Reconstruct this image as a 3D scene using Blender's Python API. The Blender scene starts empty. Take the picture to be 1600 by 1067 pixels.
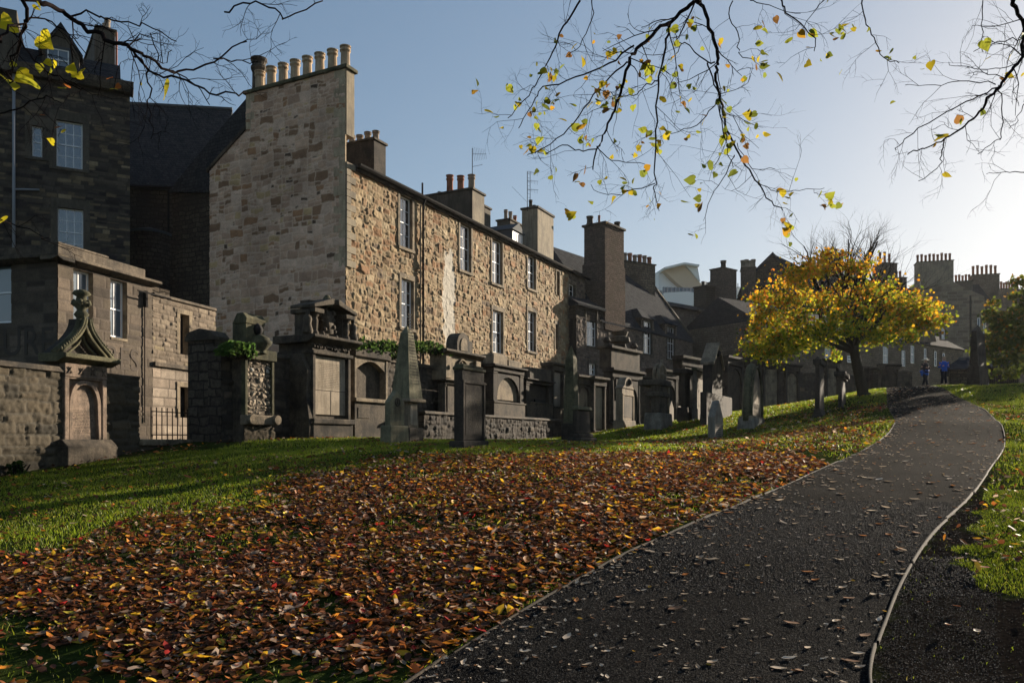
import bpy, math, random
import numpy as np
from mathutils import Matrix, Vector
R = math.radians
S = bpy.context.scene
COL = S.collection

# ---------------------------------------------------------------- camera, sky, sun, exposure
EYE, F, HY = 1.6, 1244.0, 690.0
cam = bpy.data.cameras.new("camera")
cam.sensor_width = 36.0
cam.lens = F / 1600 * 36
cam.shift_y = (HY - 533.5) / 1600
cam.clip_end = 3000
cam.clip_start = 0.05
camo = bpy.data.objects.new("camera", cam)
COL.objects.link(camo)
camo.location = (0, 0, EYE)
camo.rotation_euler = (R(90), 0, 0)
S.camera = camo
SUN_AZ, SUN_EL = 45.0, 14.5
w = bpy.data.worlds.new("World")
S.world = w
w.use_nodes = True
nt = w.node_tree
sky = nt.nodes.new("ShaderNodeTexSky")
sky.sky_type = 'NISHITA'
sky.sun_disc = False
sky.sun_elevation = R(SUN_EL)
sky.sun_rotation = R(SUN_AZ)
sky.air_density = 1.0
sky.dust_density = 0.8
sky.ozone_density = 2.0
bg = nt.nodes["Background"]
bg.inputs[1].default_value = 0.075
# soft shoulder so the glow round the low sun keeps its tone
v1 = nt.nodes.new("ShaderNodeVectorMath"); v1.operation = 'MULTIPLY_ADD'
v1.inputs[1].default_value = (1 / 8.5, 1 / 8.8, 1 / 9.4); v1.inputs[2].default_value = (1, 1, 1)
v2 = nt.nodes.new("ShaderNodeVectorMath"); v2.operation = 'DIVIDE'
nt.links.new(sky.outputs[0], v1.inputs[0]); nt.links.new(sky.outputs[0], v2.inputs[0]); nt.links.new(v1.outputs[0], v2.inputs[1])
hs_ = nt.nodes.new("ShaderNodeHueSaturation"); hs_.inputs["Saturation"].default_value = 1.0
nt.links.new(v2.outputs[0], hs_.inputs["Color"]); nt.links.new(hs_.outputs[0], bg.inputs[0])
sl = bpy.data.lights.new("sun", 'SUN')
sl.energy = 5.0
sl.angle = R(0.5)
sl.color = (1.0, 0.86, 0.68)
so = bpy.data.objects.new("sun", sl)
COL.objects.link(so)
sd = Vector((math.sin(R(SUN_AZ)) * math.cos(R(SUN_EL)), math.cos(R(SUN_AZ)) * math.cos(R(SUN_EL)), math.sin(R(SUN_EL))))
so.rotation_euler = sd.to_track_quat('Z', 'Y').to_euler()
so.location = sd * 50
S.view_settings.view_transform = 'Standard'
S.view_settings.look = 'None'
S.view_settings.gamma = 1.0
S.view_settings.exposure = 1.3
S.render.engine = 'CYCLES'
S.cycles.max_bounces = 6
S.cycles.transparent_max_bounces = 8

# ---------------------------------------------------------------- materials
def mat(name, rgb=(.3, .3, .3), rough=.85, spec=.3, metallic=0.0):
    m = bpy.data.materials.new(name)
    m.use_nodes = True
    b = m.node_tree.nodes["Principled BSDF"]
    b.inputs["Base Color"].default_value = (*rgb, 1)
    b.inputs["Roughness"].default_value = rough
    b.inputs["Specular IOR Level"].default_value = spec
    b.inputs["Metallic"].default_value = metallic
    return m

def N(m, t, **k):
    n = m.node_tree.nodes.new(t)
    for a, v in k.items():
        if a.startswith('i_'):
            n.inputs[int(a[2:])].default_value = v
        else:
            setattr(n, a, v)
    return n

def L(m, a, b): m.node_tree.links.new(a, b)

def noise(m, vec, scale, detail=4, rough=.6):
    n = N(m, "ShaderNodeTexNoise")
    n.inputs["Scale"].default_value = scale
    n.inputs["Detail"].default_value = detail
    n.inputs["Roughness"].default_value = rough
    if vec is not None: L(m, vec, n.inputs["Vector"])
    return n.outputs[0]

def ramp(m, fac, stops):
    r = N(m, "ShaderNodeValToRGB")
    e = r.color_ramp.elements
    while len(e) < len(stops): e.new(.5)
    for i, (p, c) in enumerate(stops):
        e[i].position = p
        e[i].color = (*c, 1) if len(c) == 3 else c
    L(m, fac, r.inputs[0])
    return r.outputs[0]

def mix(m, fac, a, b, mode='MIX'):
    n = N(m, "ShaderNodeMix", data_type='RGBA', blend_type=mode)
    if isinstance(fac, (int, float)): n.inputs[0].default_value = fac
    else: L(m, fac, n.inputs[0])
    for i, x in ((6, a), (7, b)):
        if isinstance(x, tuple): n.inputs[i].default_value = (*x, 1)
        else: L(m, x, n.inputs[i])
    return n.outputs[2]

def bump(m, h, strength=.5, dist=.02):
    n = N(m, "ShaderNodeBump")
    n.inputs["Strength"].default_value = strength
    n.inputs["Distance"].default_value = dist
    L(m, h, n.inputs["Height"])
    L(m, n.outputs[0], m.node_tree.nodes["Principled BSDF"].inputs["Normal"])

def base(m, c): L(m, c, m.node_tree.nodes["Principled BSDF"].inputs["Base Color"])

def objco(m): return N(m, "ShaderNodeTexCoord").outputs["Object"]

def m_attr(name, rough=.9, bs=.4, bd=.01, sc=28, var=.35):
    m = mat(name, rough=rough, spec=.2)
    a = N(m, "ShaderNodeAttribute", attribute_name="Col")
    co = objco(m)
    n = noise(m, co, sc, 6, .7)
    r = ramp(m, n, [(.3, (1 - var,) * 3), (.72, (1 + var * .5,) * 3)])
    base(m, mix(m, 1.0, a.outputs["Color"], r, 'MULTIPLY'))
    bump(m, n, bs, bd)
    return m

def m_stone(name, a, b, c, s1=1.3, s2=14, bd=.012):
    """weathered carved stone: two stone tones and sooty or mossy patches"""
    m = mat(name, rough=.9, spec=.2)
    co = objco(m)
    n1 = noise(m, co, s1, 5, .65)
    n2 = noise(m, co, s2, 6, .7)
    c1 = mix(m, ramp(m, n2, [(.35, (0, 0, 0)), (.65, (1, 1, 1))]), a, b)
    c2 = mix(m, ramp(m, n1, [(.45, (0, 0, 0)), (.62, (1, 1, 1))]), c1, c)
    mp = N(m, "ShaderNodeMapping"); mp.inputs["Scale"].default_value = (7, 7, .8); L(m, co, mp.inputs[0])
    ns = noise(m, mp.outputs[0], 1.0, 5, .7)
    c2 = mix(m, ramp(m, ns, [(.46, (0, 0, 0)), (.68, (.6,) * 3)]), c2, tuple(v * .38 for v in a))
    nl = noise(m, co, 5.5, 6, .75)
    c2 = mix(m, ramp(m, nl, [(.60, (0, 0, 0)), (.68, (.55,) * 3)]), c2, tuple(min(1, v * k) for v, k in zip(b, (1.35, 1.45, 1.2))))
    n3 = noise(m, co, 60, 4, .7)
    base(m, mix(m, 1.0, c2, ramp(m, n3, [(.3, (.7,) * 3), (.7, (1.15,) * 3)]), 'MULTIPLY'))
    bump(m, n2, .8, bd * 1.5)
    return m

def m_brick(name, c1, c2, mortar, bw=.5, bh=.25, mort=.02, warp=.05, bd=.03, soot=(.05, .045, .04), sootlo=.5, offset=.5):
    """coursed stone blocks laid on the x+y / z plane of the object"""
    m = mat(name, rough=1.0, spec=.03)
    co = objco(m)
    sx = N(m, "ShaderNodeSeparateXYZ"); L(m, co, sx.inputs[0])
    ad = N(m, "ShaderNodeMath", operation='ADD'); L(m, sx.outputs[0], ad.inputs[0]); L(m, sx.outputs[1], ad.inputs[1])
    cb = N(m, "ShaderNodeCombineXYZ"); L(m, ad.outputs[0], cb.inputs[0]); L(m, sx.outputs[2], cb.inputs[1])
    nz = N(m, "ShaderNodeTexNoise"); nz.inputs["Scale"].default_value = 1.7; L(m, co, nz.inputs["Vector"])
    vs = N(m, "ShaderNodeVectorMath", operation='SCALE'); L(m, nz.outputs["Color"], vs.inputs[0]); vs.inputs["Scale"].default_value = warp * 2
    va = N(m, "ShaderNodeVectorMath", operation='ADD'); L(m, cb.outputs[0], va.inputs[0]); L(m, vs.outputs[0], va.inputs[1])
    bt = N(m, "ShaderNodeTexBrick"); L(m, va.outputs[0], bt.inputs["Vector"])
    bt.offset = offset
    bt.squash = .7; bt.squash_frequency = 3
    bt.inputs["Color1"].default_value = (*c1, 1); bt.inputs["Color2"].default_value = (*c2, 1)
    bt.inputs["Mortar"].default_value = (*mortar, 1)
    bt.inputs["Scale"].default_value = 1.0; bt.inputs["Mortar Size"].default_value = mort
    bt.inputs["Mortar Smooth"].default_value = .4; bt.inputs["Bias"].default_value = 0
    bt.inputs["Brick Width"].default_value = bw; bt.inputs["Row Height"].default_value = bh
    n2 = noise(m, co, 9, 6, .7)
    n1 = noise(m, co, .55, 4, .6)
    c = mix(m, 1.0, bt.outputs["Color"], ramp(m, n2, [(.3, (.55,) * 3), (.7, (1.3,) * 3)]), 'MULTIPLY')
    base(m, mix(m, ramp(m, n1, [(sootlo, (0, 0, 0)), (sootlo + .2, (.8,) * 3)]), c, soot))
    mm = N(m, "ShaderNodeMath", operation='MULTIPLY_ADD'); L(m, bt.outputs["Fac"], mm.inputs[0]); mm.inputs[1].default_value = -.8; L(m, n2, mm.inputs[2])
    bump(m, mm.outputs[0], .8, bd)
    return m

def m_leaf(name, trans=.45, rough=.5, spec=.35):
    m = mat(name, rough=rough, spec=spec)
    a = N(m, "ShaderNodeAttribute", attribute_name="Col")
    base(m, a.outputs["Color"])
    t = N(m, "ShaderNodeBsdfTranslucent"); L(m, a.outputs["Color"], t.inputs[0])
    mx = N(m, "ShaderNodeMixShader"); mx.inputs[0].default_value = trans
    out = m.node_tree.nodes["Material Output"]
    L(m, m.node_tree.nodes["Principled BSDF"].outputs[0], mx.inputs[1]); L(m, t.outputs[0], mx.inputs[2])
    L(m, mx.outputs[0], out.inputs[0])
    return m

M = {}
M['masonry'] = m_attr('masonry', .92, .5, .012, 26)
M['soot'] = m_stone('sooty_stone', (.07, .056, .042), (.125, .10, .072), (.028, .025, .021))
M['sand'] = m_stone('sandstone', (.22, .17, .115), (.30, .24, .165), (.09, .075, .055))
M['pale'] = m_stone('pale_stone', (.34, .28, .205), (.42, .35, .265), (.25, .205, .15), 1.0, 20, .006)
M['moss'] = m_stone('mossy_stone', (.085, .08, .045), (.14, .125, .07), (.035, .035, .02))
M['pink'] = m_stone('pink_stone', (.20, .145, .108), (.26, .19, .14), (.075, .06, .047), 1.6)
M['render'] = m_stone('cement_render', (.27, .225, .16), (.31, .26, .185), (.19, .16, .12), .7, 8, .004)
M['rdark'] = m_stone('dark_render', (.10, .085, .065), (.13, .11, .085), (.075, .065, .05), .7, 8, .004)
M['granite'] = m_stone('grey_granite', (.19, .165, .13), (.26, .23, .185), (.12, .105, .085), 3, 60, .002)
M['slate'] = m_brick('slate', (.028, .031, .037), (.046, .05, .056), (.014, .014, .016), .3, .16, .012, .01, .02, (.03, .03, .035), .6)
M['rubble'] = m_brick('far_rubble', (.15, .115, .085), (.23, .18, .13), (.10, .085, .07), .42, .2, .03, .12, .05, (.07, .058, .045), .48)
M['dark_rubble'] = m_brick('dark_rubble', (.055, .045, .036), (.09, .074, .058), (.035, .03, .025), .5, .24, .03, .12, .05, (.04, .035, .03), .48)
M['ashlar'] = m_brick('far_ashlar', (.14, .11, .08), (.27, .215, .155), (.24, .20, .15), 1.3, .45, .05, .02, .02, (.11, .09, .07), .5)
M['brickst'] = m_brick('stack_stone', (.085, .066, .055), (.14, .105, .085), (.08, .066, .056), .34, .15, .025, .08, .04, (.08, .065, .05), .5)
M['white'] = mat('white_paint', (.8, .8, .8), .5)
M['iron'] = mat('black_iron', (.016, .015, .015), .9, .05)
M['lead'] = mat('grey_lead', (.07, .078, .085), .8, .1)
M['lichen'] = m_stone('lichened_stone', (.17, .155, .095), (.25, .225, .14), (.09, .085, .055))
M['black'] = m_stone('soot_and_shade', (.04, .033, .026), (.07, .056, .043), (.018, .016, .014))  # real soot, taken blacker to put shade over the right-hand tombs into the colour
M['pipe'] = mat('grey_pipe', (.24, .25, .27), .5)
M['cream'] = m_stone('cream_clay', (.45, .33, .21), (.52, .39, .26), (.38, .27, .17), 2, 20, .003)
M['terra'] = m_stone('red_clay', (.30, .115, .06), (.36, .15, .08), (.2, .085, .05), 2, 20, .003)
M['buff'] = m_stone('buff_clay', (.30, .23, .17), (.36, .28, .21), (.2, .16, .12), 2, 20, .003)
M['dark'] = mat('dark_void', (.012, .011, .011), .9)
M['wood'] = m_stone('weathered_timber', (.055, .044, .031), (.09, .07, .05), (.03, .023, .017), 4, 40, .004)
M['bark'] = m_stone('bark', (.03, .025, .02), (.05, .04, .032), (.03, .03, .02), 4, 30, .02)
M['twig'] = mat('twig_bark', (.014, .011, .011), 1.0, .0)
M['leaf'] = m_leaf('tree_leaf', .55, .7, .04)
M['litter'] = m_leaf('litter_leaf', .38, .6, .16)
M['dryleaf'] = m_leaf('dry_path_leaf', .3, .8, .03)
M['grass'] = m_leaf('grass_blade', .5, .5, .3)
M['museum'] = mat('white_panel', (.8, .8, .78), .6)
M['soffit'] = mat('tan_soffit', (.62, .48, .33), .6)
g = mat('window_glass', (.012, .016, .022), .06, 1.0)
g.node_tree.nodes["Principled BSDF"].inputs["IOR"].default_value = 1.9
bump(g, noise(g, objco(g), 2.5, 1), .25, .02)
M['glass'] = g
g = mat('blind_glass', (.10, .13, .16), .12, 1.0)
M['blind'] = g

# ---------------------------------------------------------------- object helpers
MW = {}
class Frame:
    """vertical plane: x runs left to right as seen, y runs away from the viewer, z up"""
    def __init__(s, px, Y, deg, oz=0.0, xy=None):
        s.x, s.y = xy if xy else ((px - 800) / F * Y, Y)
        s.deg, s.oz = deg, oz
        s.d = (math.cos(R(deg)), math.sin(R(deg)))
        s.n = (-s.d[1], s.d[0])
        s.M = Matrix.Translation((s.x, s.y, oz)) @ Matrix.Rotation(R(deg), 4, 'Z')
    def u(s, px, off=0.0):
        r = (px - 800) / F
        ox, oy = s.x + off * s.n[0], s.y + off * s.n[1]
        return (r * oy - ox) / (s.d[0] - r * s.d[1])
    def Y(s, px, off=0.0): return s.y + off * s.n[1] + s.u(px, off) * s.d[1]
    def z(s, px, py, off=0.0): return EYE + (HY - py) / F * s.Y(px, off) - s.oz
    def p(s, px, py, off=0.0): return (s.u(px, off), s.z(px, py, off))
    def poly(s, pts, off=0.0): return [s.p(a, b, off) for a, b in pts]
    def at(s, u, y, oz=None):
        return Frame(0, 0, s.deg, s.oz if oz is None else oz, xy=(s.x + u * s.d[0] + y * s.n[0], s.y + u * s.d[1] + y * s.n[1]))

def place(o, fr, parent=None):
    Mx = fr.M if fr else (MW[parent.name] if parent else Matrix.Identity(4))
    if parent:
        o.parent = parent
        o.matrix_basis = MW[parent.name].inverted() @ Mx
    else:
        o.matrix_basis = Mx
    MW[o.name] = Mx.copy()

def tag(o, label=None, cat=None, group=None, kind=None):
    if label: o["label"] = label
    if cat: o["category"] = cat
    if group: o["group"] = group
    if kind: o["kind"] = kind
    return o

def thing(name, label, cat, fr, group=None):
    o = bpy.data.objects.new(name, None)
    COL.objects.link(o)
    o.empty_display_size = .2
    o['kind'] = 'thing'
    place(o, fr)
    return tag(o, label, cat, group)

class MB:
    def __init__(s): s.v, s.f = [], []
    def add(s, v, f):
        n = len(s.v); s.v += v; s.f += [tuple(i + n for i in q) for q in f]; return s
    def box(s, x0, x1, y0, y1, z0, z1, tx=0, ty=0):
        v = [(x0, y0, z0), (x1, y0, z0), (x1, y1, z0), (x0, y1, z0), (x0 + tx, y0 + ty, z1), (x1 - tx, y0 + ty, z1), (x1 - tx, y1 - ty, z1), (x0 + tx, y1 - ty, z1)]
        return s.add(v, [(3, 2, 1, 0), (4, 5, 6, 7), (0, 1, 5, 4), (1, 2, 6, 5), (2, 3, 7, 6), (3, 0, 4, 7)])
    def prism(s, poly, y0, y1):
        n = len(poly)
        v = [(x, y0, z) for x, z in poly] + [(x, y1, z) for x, z in poly]
        return s.add(v, [tuple(range(n)), tuple(range(2 * n - 1, n - 1, -1))] + [(i, i + n, (i + 1) % n + n, (i + 1) % n) for i in range(n)])
    def prof(s, poly, x0, x1):
        n = len(poly)
        v = [(x0, y, z) for y, z in poly] + [(x1, y, z) for y, z in poly]
        return s.add(v, [tuple(range(n)), tuple(range(2 * n - 1, n - 1, -1))] + [(i, i + n, (i + 1) % n + n, (i + 1) % n) for i in range(n)])
    def lathe(s, cx, cy, pr, n=16, a0=0.0, a1=360.0):
        full = abs(a1 - a0) >= 359
        k = n if full else n + 1
        v = [(cx + r * math.cos(R(a0 + (a1 - a0) * j / n)), cy + r * math.sin(R(a0 + (a1 - a0) * j / n)), z) for r, z in pr for j in range(k)]
        f = []
        for i in range(len(pr) - 1):
            for j in range(n):
                j2 = (j + 1) % k
                f.append((i * k + j, i * k + j2, (i + 1) * k + j2, (i + 1) * k + j))
        f.append(tuple(range(k - 1, -1, -1))); f.append(tuple(range((len(pr) - 1) * k, len(pr) * k)))
        return s.add(v, f)
    def tube(s, pts, rad, n=6, cap=True):
        pts = [Vector(p) for p in pts]
        if not hasattr(rad, '__len__'): rad = [rad] * len(pts)
        v, up = [], Vector((.31, .17, .93))
        for i, p in enumerate(pts):
            t = (pts[min(i + 1, len(pts) - 1)] - pts[max(i - 1, 0)])
            t = t.normalized() if t.length > 1e-9 else Vector((0, 0, 1))
            a = t.cross(up)
            if a.length < .05: a = t.cross(Vector((1, 0, 0)))
            a.normalize(); b = t.cross(a)
            for j in range(n):
                c = 2 * math.pi * j / n
                v.append(tuple(p + rad[i] * (math.cos(c) * a + math.sin(c) * b)))
        f = [(i * n + j, i * n + (j + 1) % n, (i + 1) * n + (j + 1) % n, (i + 1) * n + j) for i in range(len(pts) - 1) for j in range(n)]
        if cap: f += [tuple(range(n - 1, -1, -1)), tuple(range((len(pts) - 1) * n, len(pts) * n))]
        return s.add(v, f)
    def build(s, name, m, parent=None, fr=None, smooth=False, bev=0.0, lab=None):
        me = bpy.data.meshes.new(name)
        me.from_pydata(s.v, [], s.f)
        import bmesh
        b = bmesh.new(); b.from_mesh(me); bmesh.ops.recalc_face_normals(b, faces=b.faces); b.to_mesh(me); b.free()
        me.materials.append(m if not isinstance(m, str) else M[m])
        if smooth: me.shade_smooth()
        o = bpy.data.objects.new(name, me)
        COL.objects.link(o)
        place(o, fr, parent)
        if bev:
            md = o.modifiers.new("bevel", 'BEVEL'); md.width = bev; md.segments = 2; md.limit_method = 'ANGLE'
        if lab: o["label"] = lab
        return o

def np_mesh(name, V, Fq, cols, m, parent=None, fr=None, smooth=True):
    me = bpy.data.meshes.new(name)
    nf, k = Fq.shape
    me.vertices.add(len(V)); me.vertices.foreach_set("co", V.astype(np.float32).ravel())
    me.loops.add(nf * k); me.loops.foreach_set("vertex_index", Fq.astype(np.int32).ravel())
    me.polygons.add(nf); me.polygons.foreach_set("loop_start", np.arange(0, nf * k, k, dtype=np.int32))
    me.polygons.foreach_set("loop_total", np.full(nf, k, dtype=np.int32))
    me.update(calc_edges=True)
    if smooth: me.polygons.foreach_set("use_smooth", np.ones(nf, dtype=bool))
    if cols is not None:
        at = me.color_attributes.new("Col", 'FLOAT_COLOR', 'POINT')
        c = np.ones((len(V), 4), dtype=np.float32); c[:, :3] = cols
        at.data.foreach_set("color", c.ravel())
    me.materials.append(M[m] if isinstance(m, str) else m)
    o = bpy.data.objects.new(name, me)
    COL.objects.link(o)
    place(o, fr, parent)
    return o

def vnoise(x, y, sc, seed=0):
    x = x / sc + 137.3; y = y / sc + 59.1
    xi, yi = np.floor(x).astype(np.int64), np.floor(y).astype(np.int64)
    fx, fy = x - xi, y - yi
    fx = fx * fx * (3 - 2 * fx); fy = fy * fy * (3 - 2 * fy)
    def h(a, b):
        n = (a * 374761393 + b * 668265263 + seed * 974634777) & 0x7fffffff
        n = ((n ^ (n >> 13)) * 1274126177) & 0x7fffffff
        return ((n ^ (n >> 16)) & 0xffff) / 65535.0
    return (h(xi, yi) * (1 - fx) + h(xi + 1, yi) * fx) * (1 - fy) + (h(xi, yi + 1) * (1 - fx) + h(xi + 1, yi + 1) * fx) * fy

def fbm(x, y, sc, seed=0, o=3):
    r, a, t = 0, 1.0, 0
    for i in range(o):
        r = r + a * vnoise(x, y, sc / 2 ** i, seed + i * 7); t += a; a *= .5
    return r / t

# ---------------------------------------------------------------- masonry built stone by stone
def split_stones(W, H, st, rng):
    out = []
    if st.get('coursed'):
        z = 0.0
        while z < H:
            h = rng.uniform(*st['h'])
            x = -rng.uniform(0, .3)
            while x < W:
                l = rng.uniform(*st['w'])
                if rng.random() < st.get('sneck', .15) and h > .16:
                    zz = z + h * rng.uniform(.4, .6)
                    out += [(x, z, x + l, zz), (x, zz, x + l, z + h)]
                else: out.append((x, z, x + l, z + h))
                x += l
            z += h
        return out
    stack = [(-.2, -.2, W + .2, H + .2)]
    w0, w1 = st['w']; h0, h1 = st['h']
    while stack:
        a, b, c, d = stack.pop()
        ww, hh = c - a, d - b
        if ww <= w1 and hh <= h1 and (ww < 2 * w0 or hh < 2 * h0 or rng.random() < .55):
            if ww / hh < 2.9: out.append((a, b, c, d)); continue
        ct = st.get('cut', .38)
        if (ww / w1 > hh / h1 and ww > 2 * w0) or hh < 2 * h0:
            if ww < 2 * w0: out.append((a, b, c, d)); continue
            s = a + ww * rng.uniform(ct, 1 - ct) if ww < 3 else a + ww * rng.uniform(.45, .55)
            stack += [(a, b, s, d), (s, b, c, d)]
        else:
            s = b + hh * rng.uniform(ct, 1 - ct)
            stack += [(a, b, c, s), (a, s, c, d)]
    return out

def lines(a, b, keys, res):
    ks = sorted(set([a, b] + [k for k in keys if a < k < b]))
    o = []
    for p, q in zip(ks[:-1], ks[1:]):
        n = max(1, int(math.ceil((q - p) / res)))
        o += list(np.linspace(p, q, n, endpoint=False))
    return np.array(o + [b])

def masonry(name, parent, fr, u0, u1, z0, z1, st, res=.035, holes=(), top=None, off=0.0, seed=1, bot=None, dressed=(), patches=()):
    rng = random.Random(seed)
    W, H = u1 - u0, z1 - z0
    us = lines(u0, u1, [h[0] for h in holes] + [h[1] for h in holes], res)
    zs = lines(z0, z1, [h[2] for h in holes] + [h[3] for h in holes], res)
    U, Z = np.meshgrid(us, zs)
    wp = st.get('warp', .03)
    sc = st.get('wsc', .35)
    X = U - u0 + (fbm(U, Z, sc, seed) - .5) * wp * 2.2
    Zw = Z - z0 + (fbm(U, Z, sc, seed + 50) - .5) * wp * 2.2
    stones = np.array(split_stones(W, H, st, rng))
    c = .015
    ids = np.zeros((int((H + .6) / c) + 2, int((W + .8) / c) + 2), dtype=np.int32)
    for i, (a, b, p, q) in enumerate(stones):
        ids[max(0, int((b + .25) / c)):int((q + .25) / c) + 1, max(0, int((a + .35) / c)):int((p + .35) / c) + 1] = i
    I = ids[np.clip(((Zw + .25) / c).astype(int), 0, ids.shape[0] - 1), np.clip(((X + .35) / c).astype(int), 0, ids.shape[1] - 1)]
    s = stones[I]
    d = np.minimum(np.minimum(X - s[..., 0], s[..., 2] - X), np.minimum(Zw - s[..., 1], s[..., 3] - Zw))
    corner = np.hypot(np.clip(np.minimum(X - s[..., 0], s[..., 2] - X), 0, .06), np.clip(np.minimum(Zw - s[..., 1], s[..., 3] - Zw), 0, .06))
    mw = st.get('mortar', .02)
    e = np.clip((np.minimum(d, corner - .015)) / mw, 0, 1); e = e * e * (3 - 2 * e)
    n = len(stones)
    r = np.random.RandomState(seed)
    offs = r.uniform(-1, 1, n); tx = r.uniform(-1, 1, n); tz = r.uniform(-1, 1, n)
    cx, cz = (s[..., 0] + s[..., 2]) / 2, (s[..., 1] + s[..., 3]) / 2
    rel = st['relief']
    h = e * (rel + offs[I] * rel * st.get('offv', .5) + (tx[I] * (X - cx) + tz[I] * (Zw - cz)) * st.get('tilt', .1))
    rg = st.get('rough', .02)
    h += (fbm(U, Z, st.get('rsc', .12), seed + 9, 4) - .5) * 2 * rg * (.25 + .75 * e)
    pal = np.array([p[:3] for p in st['pal']]); pw = np.array([p[3] for p in st['pal']]); pw = pw / pw.sum()
    ci = r.choice(len(pal), n, p=pw)
    br = r.uniform(1 - st.get('var', .2), 1 + st.get('var', .2), n)
    C = pal[ci][I] * br[I][..., None]
    C = C * (.75 + .5 * fbm(U, Z, .25, seed + 21))[..., None]
    C = C * e[..., None] + np.array(st['mort'])[None, None] * (1 - e[..., None])
    if 'stain' in st:
        k = np.clip((fbm(U, Z, 2.2, seed + 33) - st['stain'][0]) * 5, 0, 1)[..., None] * st['stain'][1]
        C = C * (1 - k) + C * .32 * k
    for (a, b, p, q, col, cover) in patches:
        k = np.clip((cover - (np.abs((U - (a + b) / 2) / ((b - a) / 2)) ** 2 + np.abs((Z - (p + q) / 2) / ((q - p) / 2)) ** 4) * .6 - (fbm(U, Z, .35, seed + 77) - .5) * 1.4) * 4, 0, 1)[..., None]
        C = C * (1 - k) + np.array(col) * (.85 + .3 * vnoise(U, Z, .08, 3))[..., None] * k
        h = h * (1 - .65 * k[..., 0])
    for (a, b, p, q, dep) in dressed:
        k = (U >= a) & (U <= b) & (Z >= p) & (Z <= q)
        h[k] = dep
    keep = np.ones((len(zs) - 1, len(us) - 1), bool)
    uc, zc = (us[:-1] + us[1:]) / 2, (zs[:-1] + zs[1:]) / 2
    for hh in holes:
        keep[np.ix_((zc > hh[2]) & (zc < hh[3]), (uc > hh[0]) & (uc < hh[1]))] = False
    if top is not None:
        T = np.array([top(x) for x in us])
        keep &= zc[:, None] <= ((T[:-1] + T[1:]) / 2)[None] + .02
    if bot is not None:
        T = np.array([bot(x) for x in uc]); keep &= zc[:, None] >= T[None] - .1
    nz, nu = U.shape
    idx = np.arange(nz * nu).reshape(nz, nu)
    q = np.stack([idx[:-1, :-1], idx[:-1, 1:], idx[1:, 1:], idx[1:, :-1]], -1)[keep]
    V = np.stack([U, off - h, Z], -1).reshape(-1, 3)
    used = np.zeros(len(V), bool); used[q.ravel()] = True
    mp = np.cumsum(used) - 1
    o = np_mesh(name, V[used], mp[q], C.reshape(-1, 3)[used], 'masonry', parent, fr, smooth=st.get('smooth', True))
    return o

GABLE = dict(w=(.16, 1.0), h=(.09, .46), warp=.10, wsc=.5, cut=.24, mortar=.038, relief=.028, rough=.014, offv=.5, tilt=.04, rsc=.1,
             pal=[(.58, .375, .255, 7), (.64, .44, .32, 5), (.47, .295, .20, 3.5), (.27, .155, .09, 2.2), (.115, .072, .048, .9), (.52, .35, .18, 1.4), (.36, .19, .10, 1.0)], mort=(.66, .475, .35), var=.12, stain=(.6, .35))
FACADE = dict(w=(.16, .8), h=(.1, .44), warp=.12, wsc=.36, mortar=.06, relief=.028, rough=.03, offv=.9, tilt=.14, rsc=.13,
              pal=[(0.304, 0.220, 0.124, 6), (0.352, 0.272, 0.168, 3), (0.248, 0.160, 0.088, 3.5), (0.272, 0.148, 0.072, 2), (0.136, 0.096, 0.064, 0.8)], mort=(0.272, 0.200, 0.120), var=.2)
TENE = dict(coursed=True, w=(.25, .62), h=(.12, .24), sneck=.35, warp=.012, mortar=.02, relief=.02, rough=.01, offv=.5, tilt=.03,
            pal=[(0.064, 0.053, 0.043, 5), (0.093, 0.075, 0.056, 4), (0.162, 0.123, 0.076, 2), (0.038, 0.032, 0.029, 3), (0.238, 0.183, 0.111, 0.7)], mort=(0.051, 0.044, 0.037), var=.25)
ASHL = dict(coursed=True, w=(.5, .85), h=(.29, .33), sneck=.05, warp=.006, mortar=.03, relief=.016, rough=.008, offv=.4, tilt=.01,
            pal=[(0.104, 0.083, 0.061, 5), (0.087, 0.069, 0.052, 4), (0.122, 0.095, 0.071, 3), (0.065, 0.052, 0.041, 2)], mort=(0.093, 0.074, 0.059), var=.15, stain=(.5, .5))
SNECK = dict(coursed=True, w=(.22, .6), h=(.13, .24), sneck=.4, warp=.025, mortar=.025, relief=.03, rough=.018, offv=.6, tilt=.08,
             pal=[(0.166, 0.130, 0.094, 5), (0.137, 0.108, 0.079, 4), (0.194, 0.155, 0.112, 3), (0.216, 0.173, 0.108, 1)], mort=(0.137, 0.108, 0.083), var=.2)
ROCK = dict(coursed=True, w=(.22, .9), h=(.15, .36), sneck=.3, warp=.04, mortar=.03, relief=.04, rough=.032, offv=.4, tilt=.08, rsc=.07,
            pal=[(0.065, 0.053, 0.036, 5), (0.050, 0.041, 0.027, 4), (0.076, 0.060, 0.039, 2), (0.032, 0.027, 0.019, 2)], mort=(0.060, 0.053, 0.041), var=.2)
TOMBW = dict(w=(.15, .6), h=(.1, .32), warp=.06, wsc=.3, mortar=.04, relief=.04, rough=.03, offv=.7, tilt=.12,
             pal=[(0.060, 0.049, 0.038, 5), (0.084, 0.067, 0.051, 4), (0.042, 0.035, 0.028, 3), (0.114, 0.084, 0.060, 1)], mort=(0.039, 0.033, 0.028), var=.2)  # sooty tones, darkened further so the palette carries shade on the wall
RANGE2 = dict(w=(.15, .55), h=(.1, .28), warp=.06, wsc=.3, mortar=.04, relief=.04, rough=.025, offv=.7, tilt=.12,
              pal=[(0.144, 0.108, 0.083, 5), (0.180, 0.137, 0.104, 4), (0.108, 0.079, 0.061, 3), (0.079, 0.061, 0.050, 1)], mort=(0.122, 0.097, 0.079), var=.2)

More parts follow.
